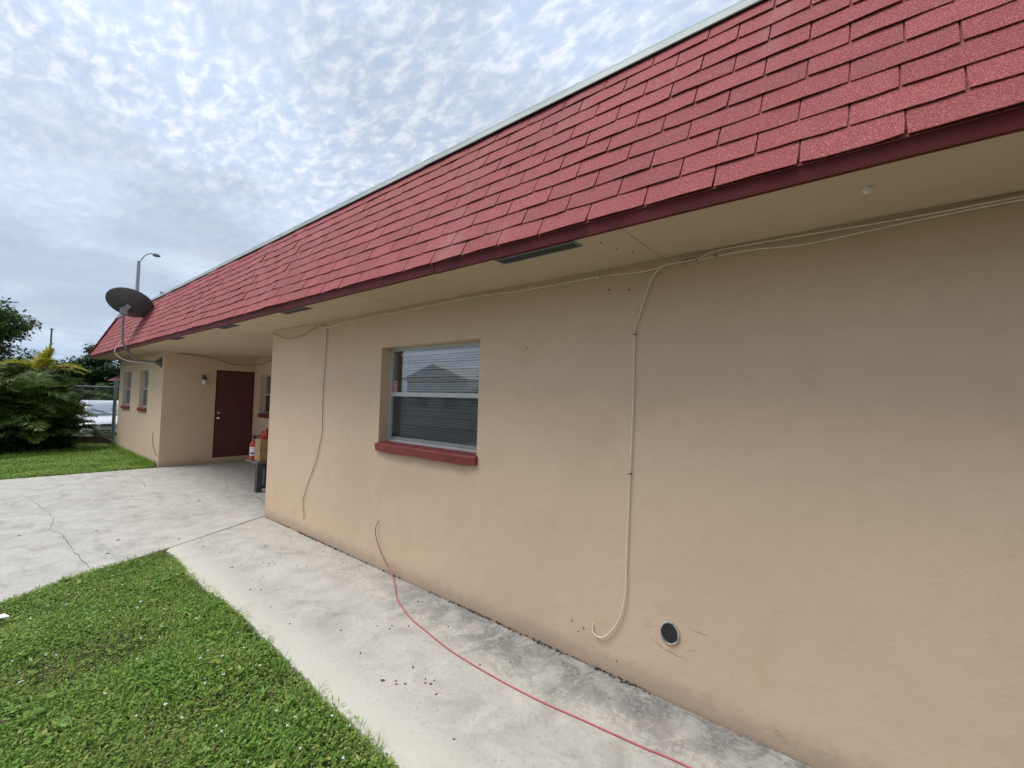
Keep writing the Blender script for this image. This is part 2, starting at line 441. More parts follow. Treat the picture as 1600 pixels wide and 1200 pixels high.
def np_mesh(name, verts, faces_n, m, parent=None, smooth=False):
    """verts (N,k,3): N separate polygons of k corners"""
    N, k = verts.shape[0], verts.shape[1]
    me = bpy.data.meshes.new(name)
    me.vertices.add(N*k)
    me.vertices.foreach_set('co', verts.astype(np.float32).ravel())
    me.loops.add(N*k)
    me.loops.foreach_set('vertex_index', np.arange(N*k, dtype=np.int32))
    me.polygons.add(N)
    me.polygons.foreach_set('loop_start', np.arange(0, N*k, k, dtype=np.int32))
    me.polygons.foreach_set('loop_total', np.full(N, k, dtype=np.int32))
    me.update(); me.validate()
    me.materials.append(M[m] if isinstance(m, str) else m)
    o = bpy.data.objects.new(name, me)
    return link(o, parent)
def spline(pts, sub=8):
    P = [Vector(p) for p in pts]
    out = []
    for i in range(len(P)-1):
        p0, p1, p2, p3 = P[max(i-1, 0)], P[i], P[i+1], P[min(i+2, len(P)-1)]
        for k in range(sub):
            t_ = k/sub
            out.append(0.5*((2*p1) + (p2-p0)*t_ + (2*p0-5*p1+4*p2-p3)*t_*t_ + (3*p1-p0-3*p2+p3)*t_**3))
    out.append(P[-1])
    return out

# ================================================================== SETTING
H, D, Y3 = 2.496, 2.533, 4.374
XC, XR, XW = -6.369, -11.908, -16.5     # corner of the near block, recess wall, far end of the wing
X_END = 4.2
# ground: one sheet to the horizon, dropping a little beyond the fence
b = MB()
xs = [-900, -120, -40, -20.2, -18.6, -12, 0, 12, 900]
def gz(x): return -0.27 if x <= -20.2 else -0.03
ys = [-900, -60, 0, 60, 900]
for j, y in enumerate(ys):
    for x in xs: b.v.append((x, y, gz(x)))
nx = len(xs)
for j in range(len(ys)-1):
    for i in range(nx-1):
        b.f.append((j*nx+i, j*nx+i+1, (j+1)*nx+i+1, (j+1)*nx+i))
tag(b.build('ground', 'soil', fix=False), kind='structure')
# street behind the fence
tag(MB().box(-34, -20.6, -80, 80, -0.30, -0.262).build('street', 'asphalt'), kind='structure')

def slab(name, outline, m, z1=0.0, z0=-0.10):
    n = len(outline)
    b = MB().add([(x, y, z0) for x, y in outline] + [(x, y, z1) for x, y in outline],
                 [tuple(range(n))[::-1], tuple(range(n, 2*n))] + [(i, (i+1) % n, n+(i+1) % n, n+i) for i in range(n)])
    return b.build(name, m, bevel=0.008)
def edge_y(x_): return 1.305 + 0.016*np.sin(x_*3.1) - 0.075*np.clip((x_+2.6)/1.4, 0, 1)
# lawn edge of the walk: slightly ragged
rr = random.Random(3)
edge = []
x = -5.66
while x < 4.0:
    edge.append((x, float(edge_y(x)) + rr.uniform(-0.012, 0.012)))
    x += 0.16
walk = slab('walkway', [(XC+0.012, D-0.012), (-5.735, 1.36)] + edge + [(4.0, D-0.012)], 'walk')
tag(walk, kind='structure')
near = [(-6.381, D-0.012), (-5.752, 1.37), (-5.57, 0.98), (-5.40, 0.62), (-5.12, 0.17), (-4.62, -0.85), (-4.1, -2.2), (-3.6, -4.2), (-3.3, -9)]
drive = slab('driveway', [(XR+0.01, Y3-0.012), (XC-0.012, Y3-0.012), (XC-0.012, D-0.02)] + near[1:] + [(-12.0, -9), (XR+0.005, -2)], 'drive')
tag(drive, kind='structure')
def crack(pts, wid, parent, seed):
    r_ = random.Random(seed)
    P = spline([(x, y, 0.0035) for x, y in pts], 7)
    b = MB()
    L, Rr = [], []
    for i, p in enumerate(P):
        d = (P[min(i+1, len(P)-1)]-P[max(i-1, 0)]).normalized()
        n_ = Vector((-d.y, d.x, 0))
        j = n_*r_.uniform(-0.012, 0.012)
        ww = wid*r_.uniform(0.25, 1.0)
        L.append(p+j+n_*ww/2); Rr.append(p+j-n_*ww/2)
    k = len(L)
    b.add(L+Rr, [(i, i+1, k+i+1, k+i) for i in range(k-1)])
    b.build('crack', 'dirt', parent, fix=False)
crack([(-9.7, 0.55), (-9.0, 0.61), (-8.0, 0.68), (-7.4, 0.60), (-7.08, 0.67), (-6.3, 0.69), (-5.6, 0.72)], 0.005, drive, 1)
crack([(-11.2, 2.0), (-10.9, 1.94), (-10.3, 1.96), (-9.6, 1.88)], 0.006, drive, 2)
crack([(-8.9, 2.9), (-8.2, 2.7), (-7.6, 2.9), (-6.9, 2.75)], 0.006, drive, 3)
# dark dirt in the joints between slabs and against the wall
jd = MB()
jd.add([(XC-0.02, D+0.01, -0.02), (XC+0.02, D+0.01, -0.02), (-5.70, 1.30, -0.02), (-5.78, 1.30, -0.02)], [(0, 1, 2, 3)])
jd.add([(XC, D-0.05, -0.014), (4.0, D-0.05, -0.014), (4.0, D+0.01, -0.014), (XC, D+0.01, -0.014)], [(0, 1, 2, 3)])
jd.build('joint_dirt', 'dirt', walk, fix=False)

# ================================================================== HOUSE
house = empty('house', (-5.0, 3.4, 0), 'long low beige stucco house with red shingled mansard roof and carport recess', 'house')
def wall_x(name, x0, x1, y, th, openings, z0=-0.06, z1=H, m='wall'):
    """wall facing -y with real openings and reveals"""
    xs_ = sorted({x0, x1} | {q for o in openings for q in o[:2]})
    zs_ = sorted({z0, z1} | {q for o in openings for q in o[2:]})
    b = MB()
    for i in range(len(xs_)-1):
        for j in range(len(zs_)-1):
            a, c_, d_, e = xs_[i], xs_[i+1], zs_[j], zs_[j+1]
            cx, cz = (a+c_)/2, (d_+e)/2
            if any(o[0] < cx < o[1] and o[2] < cz < o[3] for o in openings): continue
            for yy in (y, y+th):
                b.add([(a, yy, d_), (c_, yy, d_), (c_, yy, e), (a, yy, e)], [(0, 1, 2, 3)])
    def ring(a, c_, d_, e, sides='lrtb'):
        if 'l' in sides: b.add([(a, y, d_), (a, y+th, d_), (a, y+th, e), (a, y, e)], [(0, 1, 2, 3)])
        if 'r' in sides: b.add([(c_, y, d_), (c_, y+th, d_), (c_, y+th, e), (c_, y, e)], [(0, 1, 2, 3)])
        if 't' in sides: b.add([(a, y, e), (c_, y, e), (c_, y+th, e), (a, y+th, e)], [(0, 1, 2, 3)])
        if 'b' in sides: b.add([(a, y, d_), (c_, y, d_), (c_, y+th, d_), (a, y+th, d_)], [(0, 1, 2, 3)])
    for o in openings: ring(*o)
    ring(x0, x1, z0, z1)
    me = b
    o = me.build(name, m, house, fix=False)
    bm = bmesh.new(); bm.from_mesh(o.data)
    bmesh.ops.remove_doubles(bm, verts=bm.verts, dist=1e-4)
    bmesh.ops.recalc_face_normals(bm, faces=bm.faces)
    bm.to_mesh(o.data); bm.free()
    return o
WIN = (-3.797, -2.453, 1.193, 2.127)
WA = (-15.98, -15.02, 1.225, 2.125)
WB = (-14.03, -13.20, 1.225, 2.125)
WC = (-11.60, -10.30, 1.150, 2.090)
wmain = wall_x('front_wall', XC, X_END, D, 0.20, [WIN])
wwing = wall_x('wing_wall', XW, XR, D, 0.20, [WA, WB])
wback = wall_x('carport_wall', XR, XC, Y3, 0.20, [WC])
# side wall of the recess with the door opening (faces +x)
DY0, DY1, DZ0, DZ1 = 3.530, 4.352, 0.125, 2.165
b = MB()
b.box(XR-0.20, XR, D+0.20, DY0, -0.06, H)
b.box(XR-0.20, XR, DY0, DY1, DZ1, H)
b.box(XR-0.20, XR, DY1, Y3, -0.06, H)
b.box(XR-0.20, XR, DY0, DY1, -0.06, DZ0)
b.build('side_wall', 'wall', house)
MB().box(XC, XC+0.20, D+0.20, Y3, -0.06, H).build('side_wall', 'wall', house)
MB().box(XW, XW+0.20, D+0.20, 9.3, -0.06, H).build('end_wall', 'wall', house)
MB().box(X_END-0.2, X_END, D+0.20, 9.3, -0.06, H).build('end_wall', 'wall', house)
MB().box(XW+0.2, X_END-0.2, 9.1, 9.3, -0.06, H).build('rear_wall', 'wall', house)
# rooms behind the windows
rooms = MB()
def room(x0, x1, y0, y1):
    for f in ([(x0, y0, 0), (x1, y0, 0), (x1, y1, 0), (x0, y1, 0)], [(x0, y1, 0), (x1, y1, 0), (x1, y1, H-.01), (x0, y1, H-.01)],
              [(x0, y0, 0), (x0, y1, 0), (x0, y1, H-.01), (x0, y0, H-.01)], [(x1, y0, 0), (x1, y1, 0), (x1, y1, H-.01), (x1, y0, H-.01)]):
        rooms.add(f, [(0, 1, 2, 3)])
room(-5.6, -0.6, D+0.21, 6.2); room(-16.2, -12.2, D+0.21, 6.2); room(-11.8, -8, Y3+0.21, 7.5)
rooms.build('interior', 'room', house, fix=False)

# soffit, fascia
YF = 1.951
sof = MB().box(-17.03, X_END, YF+0.026, 9.4, H, H+0.035).build('soffit', 'soffit', house)
for xs_ in (-15.6, -13.2, -10.75, -8.3, -5.85, -3.42, -0.98, 1.45):
    MB().box(xs_-0.0012, xs_+0.0012, YF+0.03, D-0.002, H-0.0012, H-0.0002).build('soffit_seam', 'scuff', sof)
fb = MB()
fr_ = random.Random(6); fx0 = -17.056
while fx0 < X_END-0.01:
    fx1 = min(fx0+fr_.uniform(3.0, 4.2), X_END); nseg = 14; k0 = len(fb.v)
    dy, dz = fr_.uniform(-.0025, .0025), fr_.uniform(-.002, .002)
    for j in range(nseg+1):
        xx = fx0+0.0015+(fx1-fx0-0.003)*j/nseg; e = fr_.uniform(-.0012, .0012); e2 = fr_.uniform(-.001, .001)
        fb.v += [(xx, YF+dy+e, H-0.004+dz+e2), (xx, YF+dy+e, 2.585), (xx, YF+0.0245, 2.585), (xx, YF+0.0245, H-0.004+dz+e2)]
    for j in range(nseg):
        for q_ in range(4):
            a_, c_ = k0+j*4+q_, k0+j*4+(q_+1) % 4
            fb.f.append((a_, c_, c_+4, a_+4))
    fb.f += [tuple(k0+i for i in range(4)), tuple(k0+nseg*4+i for i in range(4))]
    fx0 = fx1
fb.box(-17.056, -17.032, YF+0.026, 9.4, H-0.003, 2.585)
fb.build('fascia', 'fascia', house)
# roof deck
S_DIR = Vector((0, 0.406, 0.914)).normalized()
N_DIR = Vector((0, -S_DIR.z, S_DIR.y))
R0 = Vector((0, YF-0.004, 2.556))
SL = 1.26
def ridgept(x, s, wv=0.0): return Vector((x, R0.y, R0.z)) + S_DIR*s + N_DIR*wv
topY, topZ = R0.y+S_DIR.y*SL, R0.z+S_DIR.z*SL
off = S_DIR.y*SL
roof = MB()
roof.add([(-17.06, R0.y, R0.z), (X_END, R0.y, R0.z), (X_END, topY, topZ), (-17.06+off, topY, topZ),
          (-17.06, 9.5, R0.z), (-17.06+off, 9.5-off, topZ), (X_END, 9.5, R0.z), (X_END, 9.5-off, topZ)],
         [(0, 1, 2, 3), (4, 0, 3, 5), (6, 4, 5, 7), (1, 6, 7, 2), (3, 2, 7, 5), (0, 4, 6, 1)])
roof = roof.build('roof', 'shingle', house)

# ---- shingle tabs
TABW, EXPO = 0.305, 0.1235
def roofwave(x, s):
    """how far the old roofing stands off the deck: sags and buckles"""
    a = 0.004*math.sin(x*0.9+s*2.1)+0.003*math.sin(x*2.3-s*3)
    for (xc, lean, wd, am) in ((-5.05, -0.32, 0.22, 0.012), (-6.1, -0.25, 0.22, 0.013), (-7.6, -0.15, 0.28, 0.016), (-8.6, 0.1, 0.28, 0.014), (-9.7, 0.0, 0.3, 0.016), (-11.4, 0.1, 0.3, 0.016), (-13.0, 0, 0.3, 0.016)):
        q = (x-(xc+lean*s))/wd
        a += am*math.exp(-q*q)*(0.35+0.65*math.sin(min(1, s/1.2)*math.pi*0.8+0.4))
    return max(a, 0)+0.001
def tab_arrays(seed, seg=4):
    r_ = random.Random(seed)
    hw = (TABW-0.0065)/2
    rows = []
    amp = r_.choice((0.0012, 0.0022, 0.004))
    ph = r_.uniform(0, 6)
    for row, (yy, wt_) in enumerate(((0.0, 0.0128), (0.065, 0.0092), (0.205, 0.0010))):
        for i in range(seg+1):
            u = -1+2*i/seg
            xx = u*hw*(1 if row else r_.uniform(0.985, 1.0))
            lift = amp*math.sin(u*2.2+ph)*(1-row*0.5) + (r_.uniform(0, 0.0022) if row == 0 else 0)
            y_ = yy + (r_.uniform(-0.0022, 0.0022) + 0.004*(abs(u) > 0.95)*r_.random() if row == 0 else 0)
            rows.append((xx, y_, wt_+max(lift, -0.001)))
    n = seg+1
    v = rows + [(x_, y_+0.0015, z_-0.0052) for x_, y_, z_ in rows]
    f = []
    for r0 in range(2):
        for i in range(seg):
            a = r0*n+i
            f.append((a, a+1, a+n+1, a+n))
    k = 3*n
    for i in range(seg): f.append((i+k, i+1+k, i+1, i))          # butt edge
    for r0 in range(2):                                           # sides
        a = r0*n; f.append((a+k, a, a+n, a+n+k))
        a = r0*n+seg; f.append((a, a+k, a+n+k, a+n))
    return v, f
tabs = [tab_arrays(40+i) for i in range(14)]
tab_me = []
for v, f in tabs:
    me = bpy.data.meshes.new('shingle'); me.from_pydata(v, [], f); me.materials.append(M['shingle']); tab_me.append(me)
rot0 = Matrix((Vector((1, 0, 0)), S_DIR, N_DIR)).transposed()
rest = MB(); rs = random.Random(5)
NC = 10
count = 0
for k in range(NC):
    s0 = k*EXPO
    xl = -17.06 + S_DIR.y*s0
    x = -0.241 - 0.305*60 + (0.1525 if k % 2 else 0) + rs.uniform(-0.012, 0.012)
    drift = 0.0
    while x < X_END-0.2:
        cx = x + TABW/2
        x += TABW
        if cx-TABW/2 < xl+0.01 : continue
        s = s0 + rs.uniform(-0.0025, 0.0025)
        idx = rs.randrange(len(tabs))
        yawj = rs.uniform(-0.006, 0.006)
        if -8.78 < cx < 0.36 and count < 300:
            wv = roofwave(cx, s)
            dwdx = (roofwave(cx+0.1, s)-roofwave(cx-0.1, s))/0.2
            o = bpy.data.objects.new('shingle', tab_me[idx])
            o.parent = roof
            m3 = rot0 @ Matrix.Rotation(-math.atan(dwdx), 3, 'Y') @ Matrix.Rotation(yawj, 3, 'Z')
            mm = m3.to_4x4(); mm.translation = ridgept(cx, s, wv)
            o.matrix_local = mm
            COL.objects.link(o); count += 1
        else:
            v, f = tabs[idx]
            pts = []
            for (a, b_, c_) in v:
                px_ = cx+a
                pts.append(ridgept(px_, s+b_+yawj*a, c_+roofwave(px_, s)*(1 if cx < 0 else 1)))
            rest.add(pts, f)
# hip end courses
for k in range(NC):
    s0 = k*EXPO
    y = R0.y + S_DIR.y*s0 + 0.02
    while y < 9.4-S_DIR.y*s0-TABW:
        v, f = tabs[rs.randrange(len(tabs))]
        pts = []
        for (a, b_, c_) in v:
            yy = y+TABW/2+a; ss = s0+b_
            pts.append(Vector((-17.06 + S_DIR.y*ss - S_DIR.z*(c_+0.002), yy, R0.z + S_DIR.z*ss + S_DIR.y*(c_+0.002))))
        rest.add(pts, f); y += TABW
tag(rest.build('shingles', 'shingle', roof, fix=False), kind='stuff')
# hip caps
hb = MB()
A = Vector((-17.06, R0.y, R0.z)); B_ = Vector((-17.06+off, topY, topZ))
for i in range(9):
    p = A.lerp(B_, i/9); q = A.lerp(B_, (i+1.25)/9 if i < 8 else 1)
    hb.bar(p+Vector((-.006, -.012, .012)), q+Vector((-.002, -.004, .006)), 0.11, 0.012, up=(-0.6, -0.6, 0.5))
hb.build('hip_cap', 'shingle', roof)
# galvanised edge along the top, in lengths that lap unevenly
x = -16.6
lens = [2.95, 3.05, 2.2, 2.4, 2.9, 3.05, 3.0, 2.4]
r_ = random.Random(8)
for i, L in enumerate(lens):
    x1 = min(x+L+0.03, X_END)
    dz = r_.uniform(-0.007, 0.007); tilt = r_.uniform(-0.008, 0.008)
    b = MB()
    prof = [(1.196, 0.028), (1.199, 0.034), (1.245, 0.040), (1.258, 0.044), (1.266, 0.034)]
    n = 7; ring = []
    for j in range(n):
        xx = x+(x1-x)*j/(n-1)
        wob = r_.uniform(-0.003, 0.003)
        row = [ridgept(xx, s+dz*1+tilt*(j/(n-1)-.5)+wob, w_+0.002*(i % 2)) for s, w_ in prof]
        row.append(row[-1] + Vector((0, 0.11, -0.012)))
        ring += row
    m_ = len(prof)+1
    for j in range(n-1):
        for q in range(m_-1):
            a = j*m_+q
            b.f.append((a, a+m_, a+m_+1, a+1))
    b.v = [tuple(p) for p in ring]
    b.build('metal_edge', 'edge', roof, fix=False)
    x += L
    if x > X_END: break

# ---- soffit vents
for x0, x1 in ((-1.814, -1.252), (-4.86, -4.31), (-6.77, -6.22), (-9.02, -8.47)):
    b = MB()
    y0, y1 = YF+0.03, 2.075
    b.box(x0, x1, y0, y0+0.012, H-0.006, H-0.001); b.box(x0, x1, y1-0.012, y1, H-0.006, H-0.001)
    b.box(x0, x0+0.012, y0+0.012, y1-0.012, H-0.006, H-0.001); b.box(x1-0.012, x1, y0+0.012, y1-0.012, H-0.006, H-0.001)
    v = b.build('soffit_vent', 'galv', house)
    MB().box(x0+0.012, x1-0.012, y0+0.012, y1-0.012, H-0.004, H-0.002).build('screen', 'ventscreen', v)

# ---- windows
def sill(parent, x0, x1, z, y, depth=0.15, hgt=0.080, ragged=False):
    b = MB()
    n = 10; r_ = random.Random(int(abs(x0)*100)); rows = []
    for i in range(n+1):
        xx = x0+(x1-x0)*i/n
        j = lambda a=0.003: r_.uniform(-a, a)
        rnd_ = 0.012 if i in (0, n) else 0
        rows += [(xx, y-0.040+rnd_+j(), z-hgt+rnd_*.6+j(.004)), (xx, y-0.046+rnd_+j(), z-0.012+j(.002)), (xx, y-0.034+rnd_, z-0.001), (xx, y+depth, z+0.014), (xx, y+depth, z-hgt)]
    for i in range(n):
        for k in range(5):
            a, c_ = i*5+k, i*5+(k+1) % 5
            b.f.append((a, c_, c_+5, a+5))
    b.f.append((0, 1, 2, 3, 4)); b.f.append(tuple(n*5+k for k in range(5)))
    b.v = rows
    return b.build('sill', 'sill', parent, smooth=False)
def pane(x0, x1, y, z0, z1, parent):
    MB().add([(x0, y, z0), (x1, y, z0), (x1, y, z1), (x0, y, z1)], [(0, 1, 2, 3)]).build('pane', 'glass', parent, fix=False)
def window(op, y, mid, blind=None, curtain=None, screen=True, sillover=0.012, inset=0.105):
    x0, x1, z0, z1 = op
    yf = y+inset
    fw = 0.030
    b = MB()                                     # outer frame
    b.box(x0, x1, yf, yf+0.07, z1-fw, z1); b.box(x0, x1, yf-0.006, yf+0.07, z0, z0+0.030)
    b.box(x0, x0+fw, yf, yf+0.07, z0+0.030, z1-fw); b.box(x1-fw, x1, yf, yf+0.07, z0+0.030, z1-fw)
    wn = b.build('window', 'alum', house, bevel=0.002)
    b = MB()                                     # meeting rail and lower sash
    b.box(x0+fw, x1-fw, yf-0.004, yf+0.052, mid-0.022, mid+0.018)
    b.build('meeting_rail', 'alum', wn, bevel=0.002)
    b = MB()
    b.box(x0+fw+.002, x1-fw-.002, yf+0.010, yf+0.040, z0+0.032, z0+0.062)
    b.box(x0+fw+.002, x0+fw+0.020, yf+0.010, yf+0.040, z0+0.062, mid-0.024)
    b.box(x1-fw-0.020, x1-fw-.002, yf+0.010, yf+0.040, z0+0.062, mid-0.024)
    b.build('lower_sash', 'alum_dull', wn, bevel=0.0015)
    pane(x0+fw, x1-fw, yf+0.022, mid+0.018, z1-fw, wn)
    pane(x0+fw+0.02, x1-fw-0.02, yf+0.032, z0+0.062, mid-0.022, wn)
    if screen:
        b = MB().add([(x0+fw+0.02, yf+0.016, z0+0.062), (x1-fw-0.02, yf+0.016, z0+0.062), (x1-fw-0.02, yf+0.016, mid-0.022), (x0+fw+0.02, yf+0.016, mid-0.022)], [(0, 1, 2, 3)])
        b.build('insect_screen', 'screen', wn, fix=False)
    if blind:
        bx0, bx1 = x0+0.075, x1-0.045
        yb = y+0.195
        MB().box(bx0, bx1, yb-0.014, yb+0.014, z1-0.075, z1-0.045).build('head_rail', 'blind', wn)
        sl = MB(); n = 4
        for i in range(n+1):
            a = -0.5+i/n
            yy = a*0.026*math.cos(R(44)); zz = a*0.026*math.sin(R(44)) + 0.0022*(1-(2*a)**2)
            sl.v += [(bx0+0.004, yy, zz), (bx1-0.004, yy, zz)]
        for i in range(n): sl.f.append((2*i, 2*i+1, 2*i+3, 2*i+2))
        me = bpy.data.meshes.new('slat'); me.from_pydata(sl.v, [], sl.f); me.materials.append(M['blind'])
        z = z1-0.088; q = random.Random(2)
        while z > z0+0.02:
            o = bpy.data.objects.new('slat', me)
            link(o, wn, (0, yb, z+q.uniform(-.001, .001)))
            o.rotation_euler = (q.uniform(-.05, .05), q.uniform(-.0012, .0012), 0)
            z -= 0.0235
        c_ = MB()
        for xx in (bx0+0.17, (bx0+bx1)/2, bx1-0.17):
            c_.tube([(xx, yb-0.014, z1-0.07), (xx, yb-0.014, z0+0.02)], 0.0013, 5)
        c_.tube([(bx0+0.10, yb-0.024, z1-0.07), (bx0+0.104, yb-0.026, z0+0.25)], 0.004, 6)
        c_.build('blind_cord', 'blind', wn)
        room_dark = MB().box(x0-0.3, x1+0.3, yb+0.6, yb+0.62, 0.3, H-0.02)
        room_dark.build('dark_room_sheet', 'dark', wn)  # near-black sheet stands in for the unlit room behind the slats
    if curtain:
        b = MB(); n = 26
        ca, cb, zb = curtain
        for i in range(n+1):
            xx = ca+(cb-ca)*i/n
            yy = y+inset+0.125+0.018*math.sin(i*1.9)
            b.v += [(xx, yy, zb), (xx, yy, z1+0.02)]
        for i in range(n): b.f.append((2*i, 2*i+2, 2*i+3, 2*i+1))
        b.build('curtain', 'curtain', wn, fix=False)
    sill(wn, x0-sillover, x1+sillover, z0, y)
    return wn
wn = window(WIN, D, 1.672, blind=True)
# red warning sticker on the upper pane
st = MB().box(-3.757, -3.692, D+0.1205, D+0.1222, 1.697, 1.796).build('sticker', 'stickerw', wn)
b = MB().box(-3.751, -3.698, D+0.1190, D+0.1204, 1.705, 1.788)
b.build('sticker_print', 'sticker', wn)
b = MB()
for zr, h_ in ((1.764, .010), (1.748, .007), (1.724, .011)):
    xx = -3.744
    q = random.Random(int(zr*1000))
    while xx < -3.708:
        ww = q.uniform(.004, .009); b.box(xx, xx+ww, D+0.1181, D+0.1189, zr-h_/2, zr+h_/2); xx += ww+.0025
b.build('sticker_lettering', 'stickerw', wn)
window(WA, D, 1.68, curtain=(-15.98, -15.02, 1.2), screen=False, inset=0.06)
window(WB, D, 1.68, curtain=(-14.03, -13.20, 1.66), screen=False, inset=0.06)
window(WC, Y3, 1.62, curtain=(-11.6, -10.3, 1.1), screen=True)
# bent corners of the main frame: latches at the sash bottom
b = MB().box(-3.72, -3.70, D+0.100, D+0.112, 1.255, 1.275).box(-2.52, -2.50, D+0.100, D+0.112, 1.255, 1.272)
b.build('sash_latch', 'black', wn)

# ---- door in the recess
dr = MB()
dr.box(XR-0.060, XR-0.022, DY0+0.022, DY1-0.022, DZ0+0.006, DZ1-0.022)
door = dr.build('door', 'door', house, bevel=0.003)
b = MB()
b.box(XR-0.07, XR-0.006, DY0+.001, DY0+0.022, DZ0, DZ1-.001); b.box(XR-0.07, XR-0.006, DY1-0.022, DY1-.001, DZ0, DZ1-.001)
b.box(XR-0.07, XR-0.006, DY0+0.022, DY1-0.022, DZ1-0.022, DZ1-.001)
b.build('door_frame', 'fascia', door)
MB().lathe([(0.001, 0.062), (0.020, 0.060), (0.029, 0.045), (0.026, 0.028), (0.012, 0.020), (0.012, 0.006), (0.032, 0.005), (0.034, 0.0)], (XR-0.022, 3.622, 1.045), (1, 0, 0), 16).build('door_knob', 'chrome', door, smooth=True)
MB().lathe([(0.001, 0.016), (0.020, 0.015), (0.028, 0.008), (0.029, 0.0)], (XR-0.022, 3.625, 1.168), (1, 0, 0), 16).build('deadbolt', 'chrome', door, smooth=True)
MB().box(XR+0.001, XR+0.055, DY0-0.02, Y3-0.001, 0.001, DZ0-0.012).build('door_step', 'wall', house, bevel=0.006)

# ---- pipe hole low on the wall
px_, pz_ = -0.911, 0.367
hole = MB()
ns = 30; q = random.Random(4)
rad = [q.uniform(0.965, 1.04) for _ in range(ns)]
def ringv(r, y): return [(px_+math.cos(2*math.pi*i/ns)*r*rad[i], y, pz_+math.sin(2*math.pi*i/ns)*r*1.12*rad[i]) for i in range(ns)]
R1 = [ringv(0.057, D-0.001), ringv(0.0555, D-0.010), ringv(0.052, D-0.0125), ringv(0.0485, D-0.0122), ringv(0.0455, D-0.006)]
for r1 in R1: hole.v += r1
for a in range(len(R1)-1):
    for i in range(ns): hole.f.append((a*ns+i, a*ns+(i+1) % ns, (a+1)*ns+(i+1) % ns, (a+1)*ns+i))
pipe = hole.build('drain_pipe', 'pvc', house, smooth=True)
pb = MB()
pb.v = [(x_, y_, z_) for x_, y_, z_ in ringv(0.0475, D-0.0090)]; pb.f = [tuple(range(ns))]
pb.build('dark_bore_disc', 'black', pipe, fix=False)  # flat black disc paints in the darkness inside the pipe
# nails, plugs and old screw holes
nb = MB()
for (xx, zz, r0) in ((-1.98, 2.02, .006), (-1.46, 0.205, .006), (-1.545, 0.225, .005), (-1.50, 0.17, .004), (-1.23, 0.09, .004), (-1.33, 2.36, .006), (-1.19, 2.34, .007)):
    nb.lathe([(0.0005, 0.006), (r0*.7, 0.005), (r0, 0.0)], (xx, D+0.0005, zz), (0, -1, 0), 8)
nb.build('nail', 'cable_dark', house)
sk = MB().lathe([(0.001, 0.022), (0.010, 0.021), (0.016, 0.012), (0.017, 0.0)], (-0.039, 2.151, H-0.0005), (0, 0, -1), 14)
sk.build('soffit_plug', 'white', house, smooth=True)
nb = MB()
for xx, yy in ((-1.15, 2.09), (-1.12, 2.22), (-1.08, 2.33), (-1.86, 2.10)):
    nb.lathe([(0.0005, 0.004), (0.004, 0.003), (0.006, 0.0)], (xx, yy, H-0.0005), (0, 0, -1), 8)
nb.build('soffit_nail', 'cable_dark', house)

# ================================================================== THINGS ON THE WALL
def cable(name, pts, r, m, label, sub=8, n=8, cat='cable'):
    base = Vector(pts[-1])
    o = MB().tube(spline(pts, sub), r, n).build(name, m, None, smooth=True)
    return tag(o, label, cat)
yw = D-0.012
c1 = cable('cable', [(1.6, yw, 2.455), (0.9, yw, 2.46), (0.424, yw, 2.462), (0.155, yw, 2.455), (-0.10, yw-.004, 2.440), (-0.303, yw, 2.434), (-0.50, yw, 2.452), (-0.688, yw, 2.452), (-0.80, yw, 2.446), (-0.93, yw-.006, 2.456), (-0.98, yw-.008, 2.44),
    (-1.03, yw-.006, 2.40), (-1.075, yw-.004, 2.30), (-1.12, yw, 2.16), (-1.145, yw, 2.06), (-1.149, yw, 1.60), (-1.160, yw, 1.22), (-1.172, yw, 0.74), (-1.175, yw-.002, 0.52), (-1.20, yw-.004, 0.38), (-1.245, yw-.004, 0.285), (-1.305, yw-.004, 0.212), (-1.355, yw-.003, 0.194), (-1.388, yw, 0.215), (-1.392, D, 0.257)],
    0.0046, 'cable', 'cream cable hanging down the wall right of the window, hooked near the pipe hole')
b = MB()
for p in ((-1.145, 2.06), (-1.160, 1.22), (-0.688, 2.452)):
    b.box(p[0]-0.008, p[0]+0.008, D-0.018, D-0.001, p[1]-0.003, p[1]+0.003)
b.build('cable_clip', 'cable_dark', c1)
c2 = cable('cable', [(1.6, yw, 2.472), (0.6, yw, 2.476), (0.10, yw-.01, 2.468), (-0.22, yw-.004, 2.476), (-0.55, yw, 2.482), (-0.70, yw, 2.478), (-0.79, yw-.008, 2.452), (-0.93, yw-.010, 2.449), (-1.10, yw-.010, 2.432), (-1.40, yw, 2.452), (-1.75, yw, 2.448), (-2.1, yw, 2.452), (-2.6, yw, 2.466), (-3.2, yw, 2.456), (-3.9, yw, 2.450), (-4.5, yw, 2.436), (-4.86, yw, 2.415), (-5.15, yw, 2.45), (-5.6, yw, 2.47), (-6.35, yw, 2.476)],
    0.0042, 'cable', 'cream cable stapled along the top of the wall under the soffit')
b = MB()
for xx, zz in ((-1.40, 2.452), (-2.6, 2.466), (-3.9, 2.45), (-5.15, 2.45)): b.box(xx-0.006, xx+0.006, D-0.020, D-0.001, zz-0.009, zz+0.009)
b.build('cable_clip', 'cable', c2)
b = MB()
for i in range(6): b.tube([(-0.785-0.015*i, yw-.004, 2.441), (-0.790-0.015*i, yw-.012, 2.459)], 0.0035, 6)
b.build('tape_wrap', 'black', c2)
